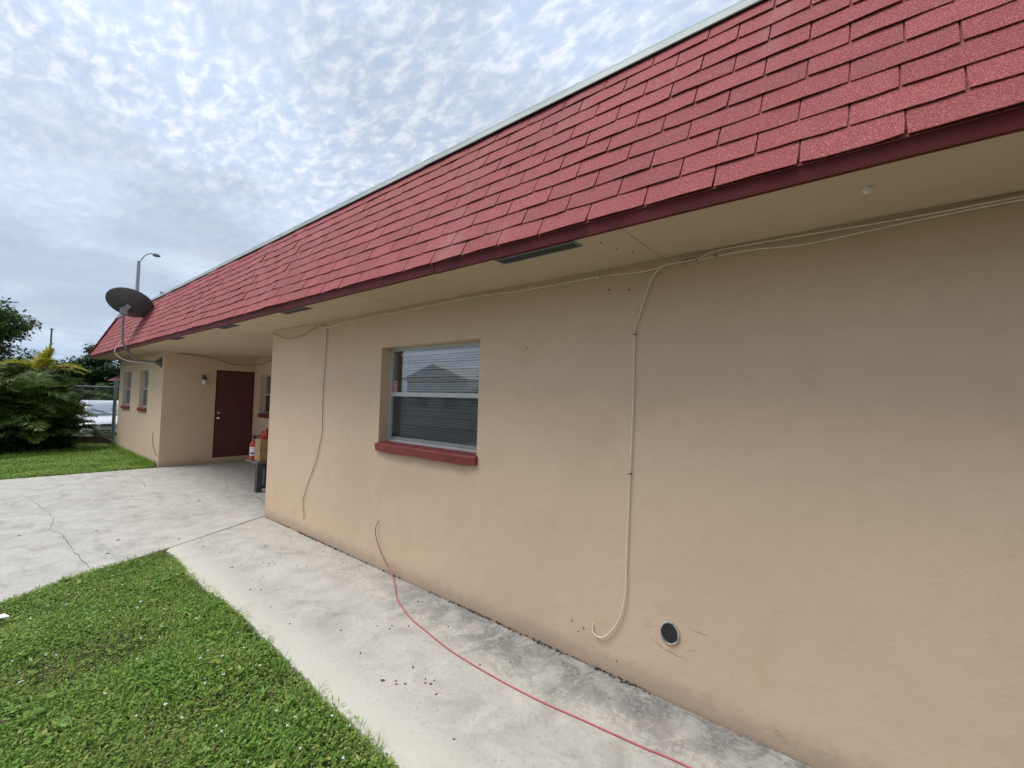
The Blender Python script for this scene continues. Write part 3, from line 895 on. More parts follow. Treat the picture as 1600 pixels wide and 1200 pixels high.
cable('cable', [(-4.85, yw, 2.412), (-4.875, yw, 2.37), (-4.878, yw, 2.247), (-4.90, yw, 1.75), (-4.905, yw, 1.55), (-4.89, yw, 1.244), (-4.93, yw, 1.08), (-4.99, yw, 0.91), (-5.09, yw, 0.74), (-5.18, yw, 0.59), (-5.265, yw, 0.41), (-5.270, yw, 0.34), (-5.235, yw, 0.235), (-5.222, yw-.006, 0.165)],
      0.0032, 'cable_dark', 'thin brown wire hanging down the wall left of the window')
cable('cable', [(-6.34, yw, 2.470), (-6.1, yw-.01, 2.40), (-5.8, yw-.012, 2.355), (-5.45, yw-.01, 2.37), (-5.2, yw, 2.43), (-4.9, yw, 2.455)], 0.0032, 'cable_dark', 'thin brown wire drooping in a loop under the soffit at the wall corner')
# red cable: out of the wall, down and across the walk
rp = [(-3.50, yw-.035, 0.085), (-3.43, D-.060, 0.050), (-3.36, D-.085, 0.026), (-3.20, 2.36, 0.007), (-3.02, 2.25, 0.005), (-2.71, 2.135, 0.005), (-2.45, 2.085, 0.005), (-2.183, 2.042, 0.005), (-1.9, 2.026, 0.005), (-1.625, 2.027, 0.005), (-1.40, 2.040, 0.005), (-1.224, 2.063, 0.005), (-0.892, 2.101, 0.005), (-0.677, 2.131, 0.005), (-0.2, 2.14, 0.005), (0.8, 2.05, 0.005)]
rc = cable('cable', rp, 0.0046, 'cable_red', 'red cable coming out of the wall below the window and lying along the walkway')
wp = spline([(-3.727, D, 0.445), (-3.742, yw-.012, 0.40), (-3.735, yw-.018, 0.31), (-3.63, yw-.028, 0.185), (-3.50, yw-.035, 0.085)], 8)
MB().tube(wp, [0.0028+0.0016*i/(len(wp)-1) for i in range(len(wp))], 8).build('bare_end', 'cable_red_dull', rc, smooth=True)

# wall lamp by the door
lampt = empty('wall_lamp', (XR, 3.276, 1.90), 'small jar shaped wall lamp left of the maroon door', 'lamp')
MB().lathe([(0.001, 0.018), (0.045, 0.016), (0.055, 0.0)], (XR+.0005, 3.276, 1.985), (1, 0, 0), 16).build('backplate', 'galv', lampt, smooth=True)
MB().tube(spline([(XR+.01, 3.276, 1.985), (XR+.06, 3.276, 1.99), (XR+.085, 3.276, 1.965)], 4), 0.012, 8).build('arm', 'black', lampt)
MB().lathe([(0.001, 0.03), (0.040, 0.028), (0.046, 0.0), (0.044, -0.02)], (XR+.088, 3.276, 1.945), (0, 0, 1), 16).build('cap', 'black', lampt, smooth=True)
MB().lathe([(0.038, 0.0), (0.046, -0.03), (0.048, -0.08), (0.034, -0.115), (0.001, -0.12)], (XR+.088, 3.276, 1.93), (0, 0, 1), 16).build('jar', 'stickerw', lampt, smooth=True)

# carport wire drooping along its ceiling
cable('cable', [(-11.87, D+.25, 2.47), (-11.88, 3.0, 2.465), (-11.88, 3.5, 2.42), (-11.88, 3.75, 2.34), (-11.87, 4.0, 2.315), (-11.6, 4.34, 2.34), (-11.0, Y3-.02, 2.43), (-10.4, Y3-.02, 2.47)], 0.006, 'cable_dark', 'thin wire drooping along the carport walls above the maroon door')
cable('cable', [(-12.42, D-.012, 0.72), (-12.42, D-.014, 0.55), (-12.33, D-.016, 0.42), (-12.16, D-.016, 0.31), (-11.98, D-.014, 0.24)], 0.005, 'cable_dark', 'loose dark wire low on the wing wall above the lawn')

# ---- satellite dish
dish = empty('satellite_dish', (-12.1, D, 2.26), 'dark grey satellite dish on a bent pole bracketed to the wing wall', 'satellite dish')
MB().box(-12.19, -12.03, D-0.014, D-0.001, 2.15, 2.37).build('wall_plate', 'dish', dish, bevel=0.003)
MB().lathe([(0.075, 0.0), (0.070, 0.03), (0.045, 0.075), (0.028, 0.10)], (-12.1, D-0.012, 2.262), (0, -1, 0), 14).build('bracket', 'dish', dish, smooth=True)
MB().tube(spline([(-12.1, D-.06, 2.262), (-12.1, 2.30, 2.262), (-12.1, 2.14, 2.275), (-12.1, 2.06, 2.33), (-12.1, 1.92, 2.53), (-12.1, 1.872, 2.62), (-12.1, 1.858, 2.72), (-12.1, 1.852, 3.0), (-12.1, 1.852, 3.28)], 5), 0.021, 10).build('mast', 'galv', dish, smooth=True)
MB().bar((-12.11, 2.10, 2.29), (-12.11, 1.92, 2.50), 0.055, 0.030).build('strut', 'dish', dish)
dn = Vector((-0.50, 0.26, 0.83)).normalized()          # bowl opens up and away
dc = Vector((-12.12, 1.955, 3.455))
b = MB(); nr, na = 7, 36
ex_ = dn.cross(Vector((0, 0, 1))).normalized(); ey_ = ex_.cross(dn).normalized()
def bowl(f, a, back):
    return dc + ex_*(0.40*f*math.cos(a)) + ey_*(0.44*f*math.sin(a)) + dn*(0.075*f*f - 0.055 - (0.008 if back else 0))
for side in (0, 1):
    for i in range(nr+1):
        for k in range(na): b.v.append(tuple(bowl(max(i/nr, 0.001), 2*math.pi*k/na, side)))
o_ = (nr+1)*na
for side in (0, 1):
    for i in range(nr):
        for k in range(na):
            a, c_ = side*o_+i*na+k, side*o_+i*na+(k+1) % na
            b.f.append((a, c_, c_+na, a+na))
for k in range(na):
    a, c_ = nr*na+k, nr*na+(k+1) % na
    b.f.append((a, c_, o_+c_, o_+a))
b.build('reflector', 'dish', dish, smooth=True)
b = MB()
b.box(-12.16, -12.04, 1.80, 1.91, 3.20, 3.34)
b.bar((-12.1, 1.86, 3.30), dc-dn*0.055, 0.11, 0.09)
b.build('rear_mount', 'galv', dish, bevel=0.006)
b = MB().lathe([(0.045, 0.0), (0.048, 0.02), (0.030, 0.05)], (-12.1, 1.852, 3.315), (0, 0, 1), 14)
b.build('mast_cap', 'galv', dish)
b = MB().tube([dc+ey_*-0.42+dn*0.0, dc+ey_*-0.30+dn*0.42], 0.014, 8)
b.build('feed_arm', 'dish', dish)
MB().lathe([(0.03, 0), (0.045, .03), (0.04, .12), (0.001, .13)], dc+ey_*-0.30+dn*0.44, ey_*1.0-dn*0.6, 12).build('feed_horn', 'white', dish, smooth=True)
cable('cable', [(-12.13, 1.84, 2.95), (-12.14, 1.88, 2.86), (-12.13, 2.0, 2.78), (-12.12, 2.05, 2.72)], 0.008, 'white', 'short white cable end sticking out from the dish mast over the shingles')
cable('cable', [(-12.12, 1.85, 2.66), (-12.14, 1.78, 2.52), (-12.14, 1.76, 2.42), (-12.13, 1.84, 2.31), (-12.12, 2.0, 2.245), (-12.11, 2.2, 2.235), (-12.11, 2.45, 2.24)], 0.007, 'white', 'white cable looping below the satellite dish mast')

# ================================================================== CARPORT CLUTTER
tb = empty('work_table', (-8.16, 3.47, 0), 'low dark grey table standing in the carport beside the wall corner', 'table')
ttop = 0.505
MB().box(-8.40, -7.93, 3.00, 3.95, ttop-0.030, ttop).build('table_top', 'tabletop', tb, bevel=0.004)
for xx, yy in ((-7.985, 3.055), (-8.30, 3.30), (-7.985, 3.88), (-8.30, 3.88)):
    MB().box(xx-0.045, xx+0.045, yy-0.045, yy+0.045, 0.001, ttop-0.0305).build('leg', 'table', tb, bevel=0.004)
MB().box(-7.997, -7.973, 3.10, 3.835, 0.05, 0.10).build('rail', 'table', tb)
MB().box(-7.997, -7.973, 3.10, 3.835, 0.40, 0.46).build('rail', 'table', tb)
fx = empty('fire_extinguisher', (-8.27, 3.075, ttop), 'red fire extinguisher with black valve on the carport table', 'extinguisher')
MB().lathe([(0.001, 0.0), (0.070, 0.0), (0.078, 0.012), (0.078, 0.25), (0.066, 0.295), (0.034, 0.325), (0.026, 0.33), (0.026, 0.35)], (-8.27, 3.075, ttop+.001), (0, 0, 1), 24).build('cylinder', 'ext', fx, smooth=True)
b = MB()
for i in range(9):
    a = R(-80+i*13)
    b.v += [(-8.27+0.0795*math.cos(a), 3.075+0.0795*math.sin(a), ttop+z) for z in (0.08, 0.225)]
for i in range(8): b.f.append((2*i, 2*i+2, 2*i+3, 2*i+1))
lb = b.build('paper_label', 'white', fx, fix=False)
b = MB()
for i in range(7):
    a = R(-72+i*12)
    b.v += [(-8.27+0.0805*math.cos(a), 3.075+0.0805*math.sin(a), ttop+z) for z in (0.10, 0.135)]
for i in range(6): b.f.append((2*i, 2*i+2, 2*i+3, 2*i+1))
b.build('label_print', 'blue', lb, fix=False)
b = MB().lathe([(0.024, 0.0), (0.024, 0.05), (0.014, 0.06), (0.001, 0.06)], (-8.27, 3.075, ttop+.345), (0, 0, 1), 12)
b.bar((-8.27, 3.075, ttop+.400), (-8.25, 2.965, ttop+.375), 0.028, 0.012)
b.bar((-8.27, 3.075, ttop+.420), (-8.25, 2.975, ttop+.45), 0.028, 0.012)
b.tube(spline([(-8.26, 3.09, ttop+.38), (-8.2, 3.13, ttop+.42), (-8.17, 3.18, ttop+.36), (-8.18, 3.17, ttop+.2)], 5), 0.012, 8)
b.build('valve', 'black', fx)
bx = empty('cardboard_box', (-8.08, 3.21, ttop), 'brown cardboard box on the carport table at the wall corner', 'box')
b = MB()
b.box(-8.18, -7.96, 3.045, 3.40, ttop+.001, ttop+.37)
b.build('carton', 'card', bx, bevel=0.004)
b = MB().box(-8.182, -7.958, 3.043, 3.402, ttop+.185, ttop+.20)
b.build('tape', 'tape', bx)
rb = MB()
q = random.Random(9)
n1, n2 = 8, 14
for i in range(n1+1):
    th = math.pi*0.5*i/n1
    for k in range(n2):
        a = 2*math.pi*k/n2
        rr_ = 1+q.uniform(-.16, .16)
        rb.v.append((-8.07+0.10*math.cos(a)*math.cos(th)*rr_, 3.20+0.14*math.sin(a)*math.cos(th)*rr_, ttop+.372+0.15*math.sin(th)*rr_))
for i in range(n1):
    for k in range(n2):
        a, c_ = i*n2+k, i*n2+(k+1) % n2
        rb.f.append((a, c_, c_+n2, a+n2))
tag(rb.build('plastic_bag', 'ext'), 'crumpled red bag lying on top of the cardboard box', 'bag')

# ================================================================== DEBRIS ON THE WALK
q = random.Random(21)
def chip(x, y, r, m, label, name, cat, group, z=0.0005):
    n = q.randint(5, 7); b = MB(); ph = q.uniform(0, 6)
    el = q.uniform(0.45, 0.9); ro = q.uniform(0, 3.1)
    top = []
    for i in range(n):
        a = ph+2*math.pi*i/n; rr_ = r*q.uniform(0.7, 1.2)
        u, v_ = rr_*math.cos(a), rr_*el*math.sin(a)
        top.append((x+u*math.cos(ro)-v_*math.sin(ro), y+u*math.sin(ro)+v_*math.cos(ro), z+0.002+q.uniform(0, 0.004)))
    b.v = top+[(p[0], p[1], z) for p in top]
    b.f = [tuple(range(n))]+[(i, (i+1) % n, n+(i+1) % n, n+i) for i in range(n)]
    tag(b.build(name, m), label, cat, group)
for x, y, r in ((-2.219, 1.571, .014), (-2.135, 1.603, .009), (-2.10, 1.640, .008), (-2.02, 1.72, .006), (-2.05, 1.745, .006), (-1.99, 1.735, .007), (-1.90, 1.70, .008), (-2.0, 1.77, .005), (-2.16, 1.62, .006), (-3.25, 1.50, .007), (-4.55, 1.87, .008), (-4.5, 1.90, .006), (-4.62, 1.85, .006), (-4.58, 1.92, .005), (-4.48, 1.84, .005)):
    chip(x, y, r, 'chipred', 'tiny flake of red paint lying on the concrete walkway', 'paint_chip', 'paint chip', 'red paint flakes on the walkway')
for _ in range(34):
    x = -q.uniform(1.0, 5.8); y = q.uniform(1.42, 2.4)
    chip(x, y, q.uniform(.004, .009), 'leaf_litter', 'tiny dark speck of leaf litter on the concrete walkway', 'leaf_speck', 'litter', 'dark specks on the walkway')
for x, y, r in ((-7.0, 0.95, .016), (-6.4, 1.05, .015), (-5.95, 0.9, .018), (-7.3, 0.36, .018), (-8.9, 1.6, .02), (-6.0, 1.5, .013), (-7.9, 2.2, .02), (-10.3, 1.2, .02)):
    chip(x, y, r, 'leaf_litter', 'fallen brown leaf lying on the driveway', 'fallen_leaf', 'leaf', 'fallen leaves on the driveway')
pp = MB().add([(-4.75, 0.12, 0.040), (-4.68, 0.145, 0.042), (-4.66, 0.215, 0.045), (-4.72, 0.19, 0.054), (-4.75, 0.12, 0.038), (-4.68, 0.145, 0.040), (-4.66, 0.215, 0.043), (-4.72, 0.19, 0.052)], [(0, 1, 2, 3), (7, 6, 5, 4), (0, 4, 5, 1), (1, 5, 6, 2), (2, 6, 7, 3), (3, 7, 4, 0)])
tag(pp.build('paper_scrap', 'white'), 'white scrap of paper lying on the lawn near the driveway', 'paper')

n = 1500
gx = RNG.uniform(-6.3, 2.0, n); gy = D-0.008-np.abs(RNG.normal(0, .012, n)); keep = clumpnoise0(gx) > RNG.uniform(-1.0, .7, n); gx, gy = gx[keep], gy[keep]; n = len(gx)
gr = RNG.uniform(.0025, .009, n); ga = RNG.uniform(0, 6.28, n)
q3 = np.stack([np.stack([gx+gr*np.cos(ga+k_*1.57)*1.6, np.minimum(gy+gr*np.sin(ga+k_*1.57)*.7, D-.001), .001+RNG.uniform(0, .007, n)], -1) for k_ in range(4)], 1)
gm = np_mesh('grime', q3, None, 'dirt', walk); tag(gm, kind='stuff')
sc = MB(); qs = random.Random(14)
for (x0_, z0_, x1_, z1_) in ((-1.03, .30, -.93, .265), (-.98, .275, -.86, .255), (-.93, .262, -.80, .258), (-1.06, .40, -1.00, .37), (-1.07, .37, -1.02, .355), (-.80, .42, -.70, .425), (-.82, .30, -.76, .33), (-.60, .25, -.585, .29), (-.42, .10, -.36, .07), (-.40, .075, -.33, .05), (-1.30, .125, -1.27, .11)):
    m_ = 6; L_ = []
    for i in range(m_+1):
        u = i/m_; L_.append(Vector((x0_+(x1_-x0_)*u+qs.uniform(-.006, .006), D-.0012, z0_+(z1_-z0_)*u+qs.uniform(-.006, .006))))
    k0 = len(sc.v)
    for i, p in enumerate(L_):
        ww = .0011*math.sin(math.pi*(i+.3)/(m_+.6))
        sc.v += [tuple(p+Vector((0, 0, ww))), tuple(p-Vector((0, 0, ww)))]
    for i in range(m_): sc.f.append((k0+2*i, k0+2*i+2, k0+2*i+3, k0+2*i+1))
sc.build('plaster_crack', 'scuff', wmain, fix=False)

# ================================================================== LAWN
def lawn_ok(x, y):
    """inside the near lawn wedge between walk and driveway"""
    lim = np.interp(y, [-9, -4.2, -2.2, -0.85, 0.17, 0.62, 0.98, 1.37], [-3.3, -3.6, -4.1, -4.62, -5.12, -5.40, -5.57, -5.752])
    return (x > lim-0.03) & (y < edge_y(x)-0.004)
def clumpnoise(x, y, s, seed):
    r_ = np.random.default_rng(seed); out = np.zeros_like(x)
    for i in range(7):
        a = r_.uniform(0, 2*math.pi); k = s*r_.uniform(0.6, 1.7); out += np.sin((x*math.cos(a)+y*math.sin(a))*k+r_.uniform(0, 6))
    return out/7*1.6
def leaves(px, py, pz, length, width, tilt, az):
    """flat four-corner leaves: base, two shoulders, tip"""
    d = np.stack([np.cos(az)*np.cos(tilt), np.sin(az)*np.cos(tilt), np.sin(tilt)], -1)
    s = np.stack([-np.sin(az), np.cos(az), RNG.uniform(-.5, .5, len(az))], -1)
    s /= np.linalg.norm(s, axis=1)[:, None]
    p = np.stack([px, py, pz], -1)
    L, Wd = length[:, None], width[:, None]
    return np.stack([p, p+d*L*0.5+s*Wd*0.5, p+d*L, p+d*L*0.5-s*Wd*0.5], 1)
def make_lawn(name, n, x0, x1, y0, y1, mask, label, hs=1.0, sz=1.0, weight=None):
    x = RNG.uniform(x0, x1, n); y = RNG.uniform(y0, y1, n)
    k = mask(x, y)
    if weight is not None: k &= RNG.random(n) < weight(x, y)
    cn = clumpnoise(x, y, 7.0, 3); cn2 = clumpnoise(x, y, 2.2, 8)
    k &= RNG.random(n) < np.clip(0.84+0.75*cn, 0.30, 1)
    x, y, cn, cn2 = x[k], y[k], cn[k], cn2[k]; n = len(x)
    kind = RNG.random(n)
    blade = kind < np.clip(0.22+0.25*cn2, 0.06, 0.55)
    h = np.clip(0.016+0.026*cn+0.008*cn2, 0.002, 0.06)*hs
    pz = -0.03 + RNG.uniform(0.1, 1, n)**0.7*(h+0.028)
    L = np.where(blade, RNG.uniform(.022, .055, n), RNG.uniform(.010, .026, n))*sz
    Wd = np.where(blade, RNG.uniform(.003, .0055, n), RNG.uniform(.007, .014, n))*sz
    tl = np.where(blade, RNG.normal(0.75, .4, n), RNG.normal(0.15, .45, n))
    pz = np.where(blade, -0.03+RNG.uniform(0, .03, n)*hs, pz)
    o = np_mesh(name, leaves(x, y, pz, L, Wd, tl, RNG.uniform(0, 2*math.pi, n)), None, 'grass')
    tag(o, label, 'grass', kind='stuff')
    return o
make_lawn('lawn', 460000, -5.8, 0.6, -2.2, 1.34, lawn_ok, 'short green weedy lawn between the walkway and the driveway', weight=lambda x, y: np.where(y > -0.25, 1.0, 0.28))
make_lawn('lawn', 150000, -18.2, -11.93, -3.5, D-0.02, lambda x, y: (y < D-0.03) & (x < -11.93), 'green lawn in front of the wing beyond the driveway', hs=1.5, sz=1.9, weight=lambda x, y: np.where(y > -0.3, 1.0, 0.3))
make_lawn('lawn', 26000, -20.6, -18.2, -1.5, 4.5, lambda x, y: x < -18.2, 'strip of grass beyond the chain link fence', hs=1.2, sz=2.2)
# dry thatch low in the near lawn
n = 90000
x = RNG.uniform(-5.8, 0.4, n); y = RNG.uniform(-0.6, 1.33, n); k = lawn_ok(x, y) & (RNG.random(n) < np.clip(0.35-0.5*clumpnoise(x, y, 4.0, 12), .05, 1)); x, y = x[k], y[k]; n = len(x)
tag(np_mesh('thatch', leaves(x, y, RNG.uniform(-.026, .012, n), RNG.uniform(.02, .055, n), RNG.uniform(.002, .004, n), RNG.normal(.1, .2, n), RNG.uniform(0, 6.28, n)), None, 'straw'), 'dry brown thatch showing between the weeds of the near lawn', 'thatch', kind='stuff')
# small white weed flowers
n = 240
x = RNG.uniform(-5.6, -0.4, n); y = RNG.uniform(-0.8, 1.28, n); k = lawn_ok(x, y); x, y = x[k], y[k]; n = len(x)
fl = []
for i in range(n):
    r0 = RNG.uniform(.0035, .008); a0 = RNG.uniform(0, 6); zz = RNG.uniform(.025, .05)
    for p_ in range(4):
        a = a0+p_*1.57
        fl.append([(x[i], y[i], zz), (x[i]+r0*math.cos(a-.5), y[i]+r0*math.sin(a-.5), zz+RNG.uniform(-.003, .006)), (x[i]+1.35*r0*math.cos(a), y[i]+1.35*r0*math.sin(a), zz+RNG.uniform(-.003, .006)), (x[i]+r0*math.cos(a+.5), y[i]+r0*math.sin(a+.5), zz+RNG.uniform(-.003, .006))])
tag(np_mesh('weed_flowers', np.array(fl), None, 'petal'), 'tiny white weed flowers scattered over the near lawn', 'flowers', kind='stuff')
tx = RNG.uniform(-5.5, -0.6, 260); ty = RNG.uniform(-0.8, 1.26, 260); k = lawn_ok(tx, ty); tx, ty = tx[k], ty[k]
ix = np.repeat(np.arange(len(tx)), 13); n = len(ix)
bl = leaves(tx[ix]+RNG.normal(0, .008, n), ty[ix]+RNG.normal(0, .008, n), RNG.uniform(-.02, .01, n), RNG.uniform(.045, .115, n), RNG.uniform(.003, .006, n), RNG.normal(.75, .35, n), RNG.uniform(0, 6.28, n))
tx = RNG.uniform(-5.5, -0.6, 210); ty = RNG.uniform(-0.8, 1.26, 210); k = lawn_ok(tx, ty); tx, ty = tx[k], ty[k]
ix = np.repeat(np.arange(len(tx)), 8); n = len(ix)
sz_ = RNG.uniform(.6, 1.25, len(tx))[ix]
bl2 = leaves(tx[ix], ty[ix], RNG.uniform(.008, .022, n), RNG.uniform(.028, .05, n)*sz_, RNG.uniform(.014, .022, n)*sz_, RNG.normal(.28, .2, n), RNG.uniform(0, 6.28, n))
tag(np_mesh('lawn_weeds', np.concatenate([bl, bl2]), None, 'grass'), 'longer grass tufts and broad leaved weeds standing in the near lawn', 'weeds', kind='stuff')
# weeds leaning over the edge of the walk
wx = RNG.uniform(-5.6, -1.2, 420); wy = edge_y(wx)+RNG.normal(0.0, .014, 420)
k = clumpnoise(wx, wy, 9, 5) > 0.05; wx, wy = wx[k], wy[k]; n = len(wx)
tag(np_mesh('edge_weeds', leaves(wx, wy, RNG.uniform(-.01, .02, n), RNG.uniform(.02, .055, n), RNG.uniform(.003, .008, n), RNG.normal(.4, .4, n), RNG.normal(1.3, .9, n)), None, 'grass'), 'straggling weeds leaning over the lawn edge of the walkway', 'weeds', kind='stuff')
# tufts where the wing wall meets the lawn
n = 2600
wx = RNG.uniform(-16.5, -11.95, n); wy = D-0.01-np.abs(RNG.normal(0, .05, n))
tag(np_mesh('wall_tufts', leaves(wx, wy, RNG.uniform(-.02, .02, n), RNG.uniform(.06, .16, n), RNG.uniform(.005, .011, n), RNG.normal(1.1, .3, n), RNG.uniform(0, 6.28, n)), None, 'grass'), 'taller grass tufts along the foot of the wing wall', 'grass', kind='stuff')

# ================================================================== FENCE
fence = empty('chain_link_fence', (-18.3, 2.7, 0), 'chain link fence with steel posts between the lawn and the street', 'fence')
FX = -18.35
MB().tube([(FX, -7, 1.712), (FX, 2.72, 1.712)], 0.024, 8).build('top_rail', 'galv', fence)
MB().tube([(FX, -7, 0.98), (FX, 2.72, 0.98)], 0.006, 6).build('tension_wire', 'galv', fence)
for yy, hh, rr_ in ((2.735, 1.95, 0.045), (-0.4, 1.75, 0.03), (-3.4, 1.75, 0.03), (-6.4, 1.75, 0.03)):
    MB().tube([(FX, yy, -0.2), (FX, yy, hh)], rr_, 10).build('post', 'galv', fence)
MB().box(FX+0.03, FX+0.065, -2.0, 2.68, -0.02, 0.215).build('bottom_board', 'wood', fence)
b = MB(); st_ = 0.085
y = -1.2
while y < 4.6:
    for sgn in (1, -1):
        ya, yb_ = y, y+sgn*1.47
        za, zb_ = 0.23, 1.70
        if sgn == 1: lo, hi = max(ya, -1.2), min(yb_, 2.70)
        else: lo, hi = max(yb_, -1.2), min(ya, 2.70)
        if hi-lo < 0.05: continue
        z_ = lambda q_: za+(q_-ya)*sgn
        b.bar((FX+0.012*sgn*.4, lo, z_(lo)), (FX+0.012*sgn*.4, hi, z_(hi)), 0.0045, 0.0045, up=(1, 0, 0))
    y += st_
tag(b.build('wire_mesh', 'galv', fence, fix=False), kind='stuff')

# ================================================================== PARKED CAR
car = empty('parked_car', (-22.9, 3.15, -0.26), 'white car parked nose towards the fence beyond the lawn', 'car')
CG = -0.262; CY = 3.18; CX = -20.75            # front bumper at CX, tail towards -x
def loft(secs, n=20, pw=3.2):
    b = MB()
    for (x_, hw, zb, zt) in secs:
        cz, hz = (zb+zt)/2, (zt-zb)/2
        for k in range(n):
            a = 2*math.pi*k/n; ca, sa = math.cos(a), math.sin(a)
            b.v.append((x_, CY+hw*math.copysign(abs(ca)**(2/pw), ca), cz+hz*math.copysign(abs(sa)**(2/pw), sa)))
    for i in range(len(secs)-1):
        for k in range(n):
            a, c_ = i*n+k, i*n+(k+1) % n
            b.f.append((a, c_, c_+n, a+n))
    b.f.append(tuple(range(n))); b.f.append(tuple((len(secs)-1)*n+k for k in range(n)))
    return b
loft([(CX-.02, .62, CG+.30, CG+.60), (CX-.10, .80, CG+.22, CG+.74), (CX-.35, .88, CG+.20, CG+.84), (CX-1.15, .90, CG+.19, CG+.97), (CX-2.4, .905, CG+.19, CG+1.00), (CX-3.9, .89, CG+.20, CG+1.02), (CX-4.45, .82, CG+.25, CG+.98), (CX-4.55, .70, CG+.34, CG+.85)]).build('body', 'carpaint', car, smooth=True)
cab = MB()
cz0, cz1 = CG+.955, CG+1.455
cab.v = [(CX-1.05, CY-.76, cz0), (CX-1.05, CY+.76, cz0), (CX-4.15, CY+.74, cz0+.03), (CX-4.15, CY-.74, cz0+.03), (CX-1.78, CY-.60, cz1-.02), (CX-1.78, CY+.60, cz1-.02), (CX-3.45, CY+.58, cz1), (CX-3.45, CY-.58, cz1), (CX-2.5, CY-.62, cz1+.02), (CX-2.5, CY+.62, cz1+.02)]
cab.f = [(4, 5, 9, 8), (8, 9, 6, 7), (0, 4, 8, 7, 3), (1, 2, 6, 9, 5), (2, 3, 7, 6), (0, 1, 5, 4)]
cab.build('cabin', 'carpaint', car, bevel=0.03)
ws = MB().add([(CX-1.045, CY-.69, cz0+.035), (CX-1.045, CY+.69, cz0+.035), (CX-1.712, CY+.57, cz1-.055), (CX-1.712, CY-.57, cz1-.055)], [(0, 1, 2, 3)])
for i in range(4): ws.v[i] = (ws.v[i][0]+.022, ws.v[i][1], ws.v[i][2]+.03)
wsh = ws.build('windshield', 'carglass', car, fix=False)
MB().bar((CX-1.0, CY-.10, cz0+.075), (CX-1.30, CY-.55, cz0+.265), 0.022, 0.012).build('wiper', 'black', wsh)
MB().bar((CX-1.0, CY+.45, cz0+.075), (CX-1.28, CY+.02, cz0+.255), 0.022, 0.012).build('wiper', 'black', wsh)
for sgn in (-1, 1):
    s_ = MB().add([(CX-1.25, CY+sgn*.765, cz0+.06), (CX-3.9, CY+sgn*.745, cz0+.08), (CX-3.4, CY+sgn*.625, cz1-.06), (CX-1.85, CY+sgn*.635, cz1-.07)], [(0, 1, 2, 3)])
    s_.build('side_window', 'carglass', car, fix=False)
    MB().box(CX-.16, CX-.045, CY+sgn*.52-.17, CY+sgn*.52+.17, CG+.595, CG+.70).build('headlight', 'jar', car, bevel=0.02)
    MB().box(CX-1.45, CX-1.32, CY+sgn*.96-.09, CY+sgn*.96+.09, CG+.96, CG+1.07).build('side_mirror', 'carpaint', car, bevel=0.02)
    for wx_ in (CX-.85, CX-3.6):
        wl = MB().lathe([(0.001, .09), (.20, .09), (.22, .10), (.30, .09), (.315, .06), (.315, -.06), (.30, -.09), (.2, -.10)], (wx_, CY+sgn*.80, CG+.315), (0, sgn, 0), 22).build('wheel', 'tyre', car, smooth=True)
        MB().lathe([(0.001, .115), (.05, .115), (.18, .095), (.205, .102)], (wx_, CY+sgn*.80, CG+.315), (0, sgn, 0), 18).build('rim', 'alum', wl)
b = MB().box(CX-.06, CX+.012, CY-.42, CY+.42, CG+.60, CG+.70)
g_ = b.build('grille', 'black', car, bevel=0.01)
MB().box(CX-.04, CX+.022, CY-.46, CY+.46, CG+.585, CG+.603).build('chrome_bar', 'chrome', g_)
MB().lathe([(0.001, .02), (.05, .018), (.055, 0)], (CX+.008, CY-.05, CG+.66), (1, 0, 0), 12).build('emblem', 'chrome', g_)
MB().box(CX-.05, CX+.02, CY-.60, CY+.60, CG+.27, CG+.50).build('lower_intake', 'black', car, bevel=0.02)
MB().box(CX-.06, CX+.030, CY-.66, CY+.66, CG+.20, CG+.245).build('bumper_lip', 'alum', car, bevel=0.01)
MB().box(CX+.020, CX+.030, CY-.16, CY+.16, CG+.40, CG+.505).build('number_plate', 'white', car)

# ================================================================== POLES
def lamp_post(x, y, zt):
    t_ = empty('street_lamp', (x, y, -.27), 'tall street lamp with curved arm rising behind the satellite dish', 'street lamp')
    MB().tube([(x, y, -.3), (x, y, zt)], [0.17, 0.10], 12).build('pole', 'lampgrey', t_)
    P_ = spline([(x, y, zt-.25), (x, y+.12, zt+.10), (x, y+.35, zt+.52), (x, y+.62, zt+.72), (x, y+.80, zt+.74)], 5)
    MB().tube(P_, 0.035, 8).build('arm', 'galv', t_)
    MB().lathe([(0.001, -.12), (0.09, -.08), (0.14, .05), (0.13, .22), (0.07, .36), (0.001, .40)], (x, y+.86, zt+.72), (0, 1, -.12), 12).build('lamp_head', 'galv', t_, smooth=True)
lamp_post(-42, 7.114, 11.15)
t_ = empty('utility_pole', (-60, 4.15, -.27), 'thin distant utility pole with a small crossarm above the trees', 'pole')
MB().tube([(-60, 4.15, -.3), (-60, 4.15, 7.25)], [0.10, 0.06], 10).build('pole', 'bark', t_)
MB().box(-60.04, -59.96, 3.95, 4.35, 7.14, 7.19).build('crossarm', 'bark', t_)
t_ = empty('vent_pipe', (-13.6, 2.78, topZ), 'short grey pipe standing above the far roof edge', 'pipe')
vz = topZ-0.02
MB().tube([(-13.6, 2.78, vz), (-13.6, 2.78, vz+.385)], 0.045, 12).build('pipe', 'lampgrey', t_)
MB().lathe([(0.10, 0.0), (0.06, .05), (.05, .10)], (-13.6, 2.78, vz), (0, 0, 1), 12).build('flashing', 'galv', t_)

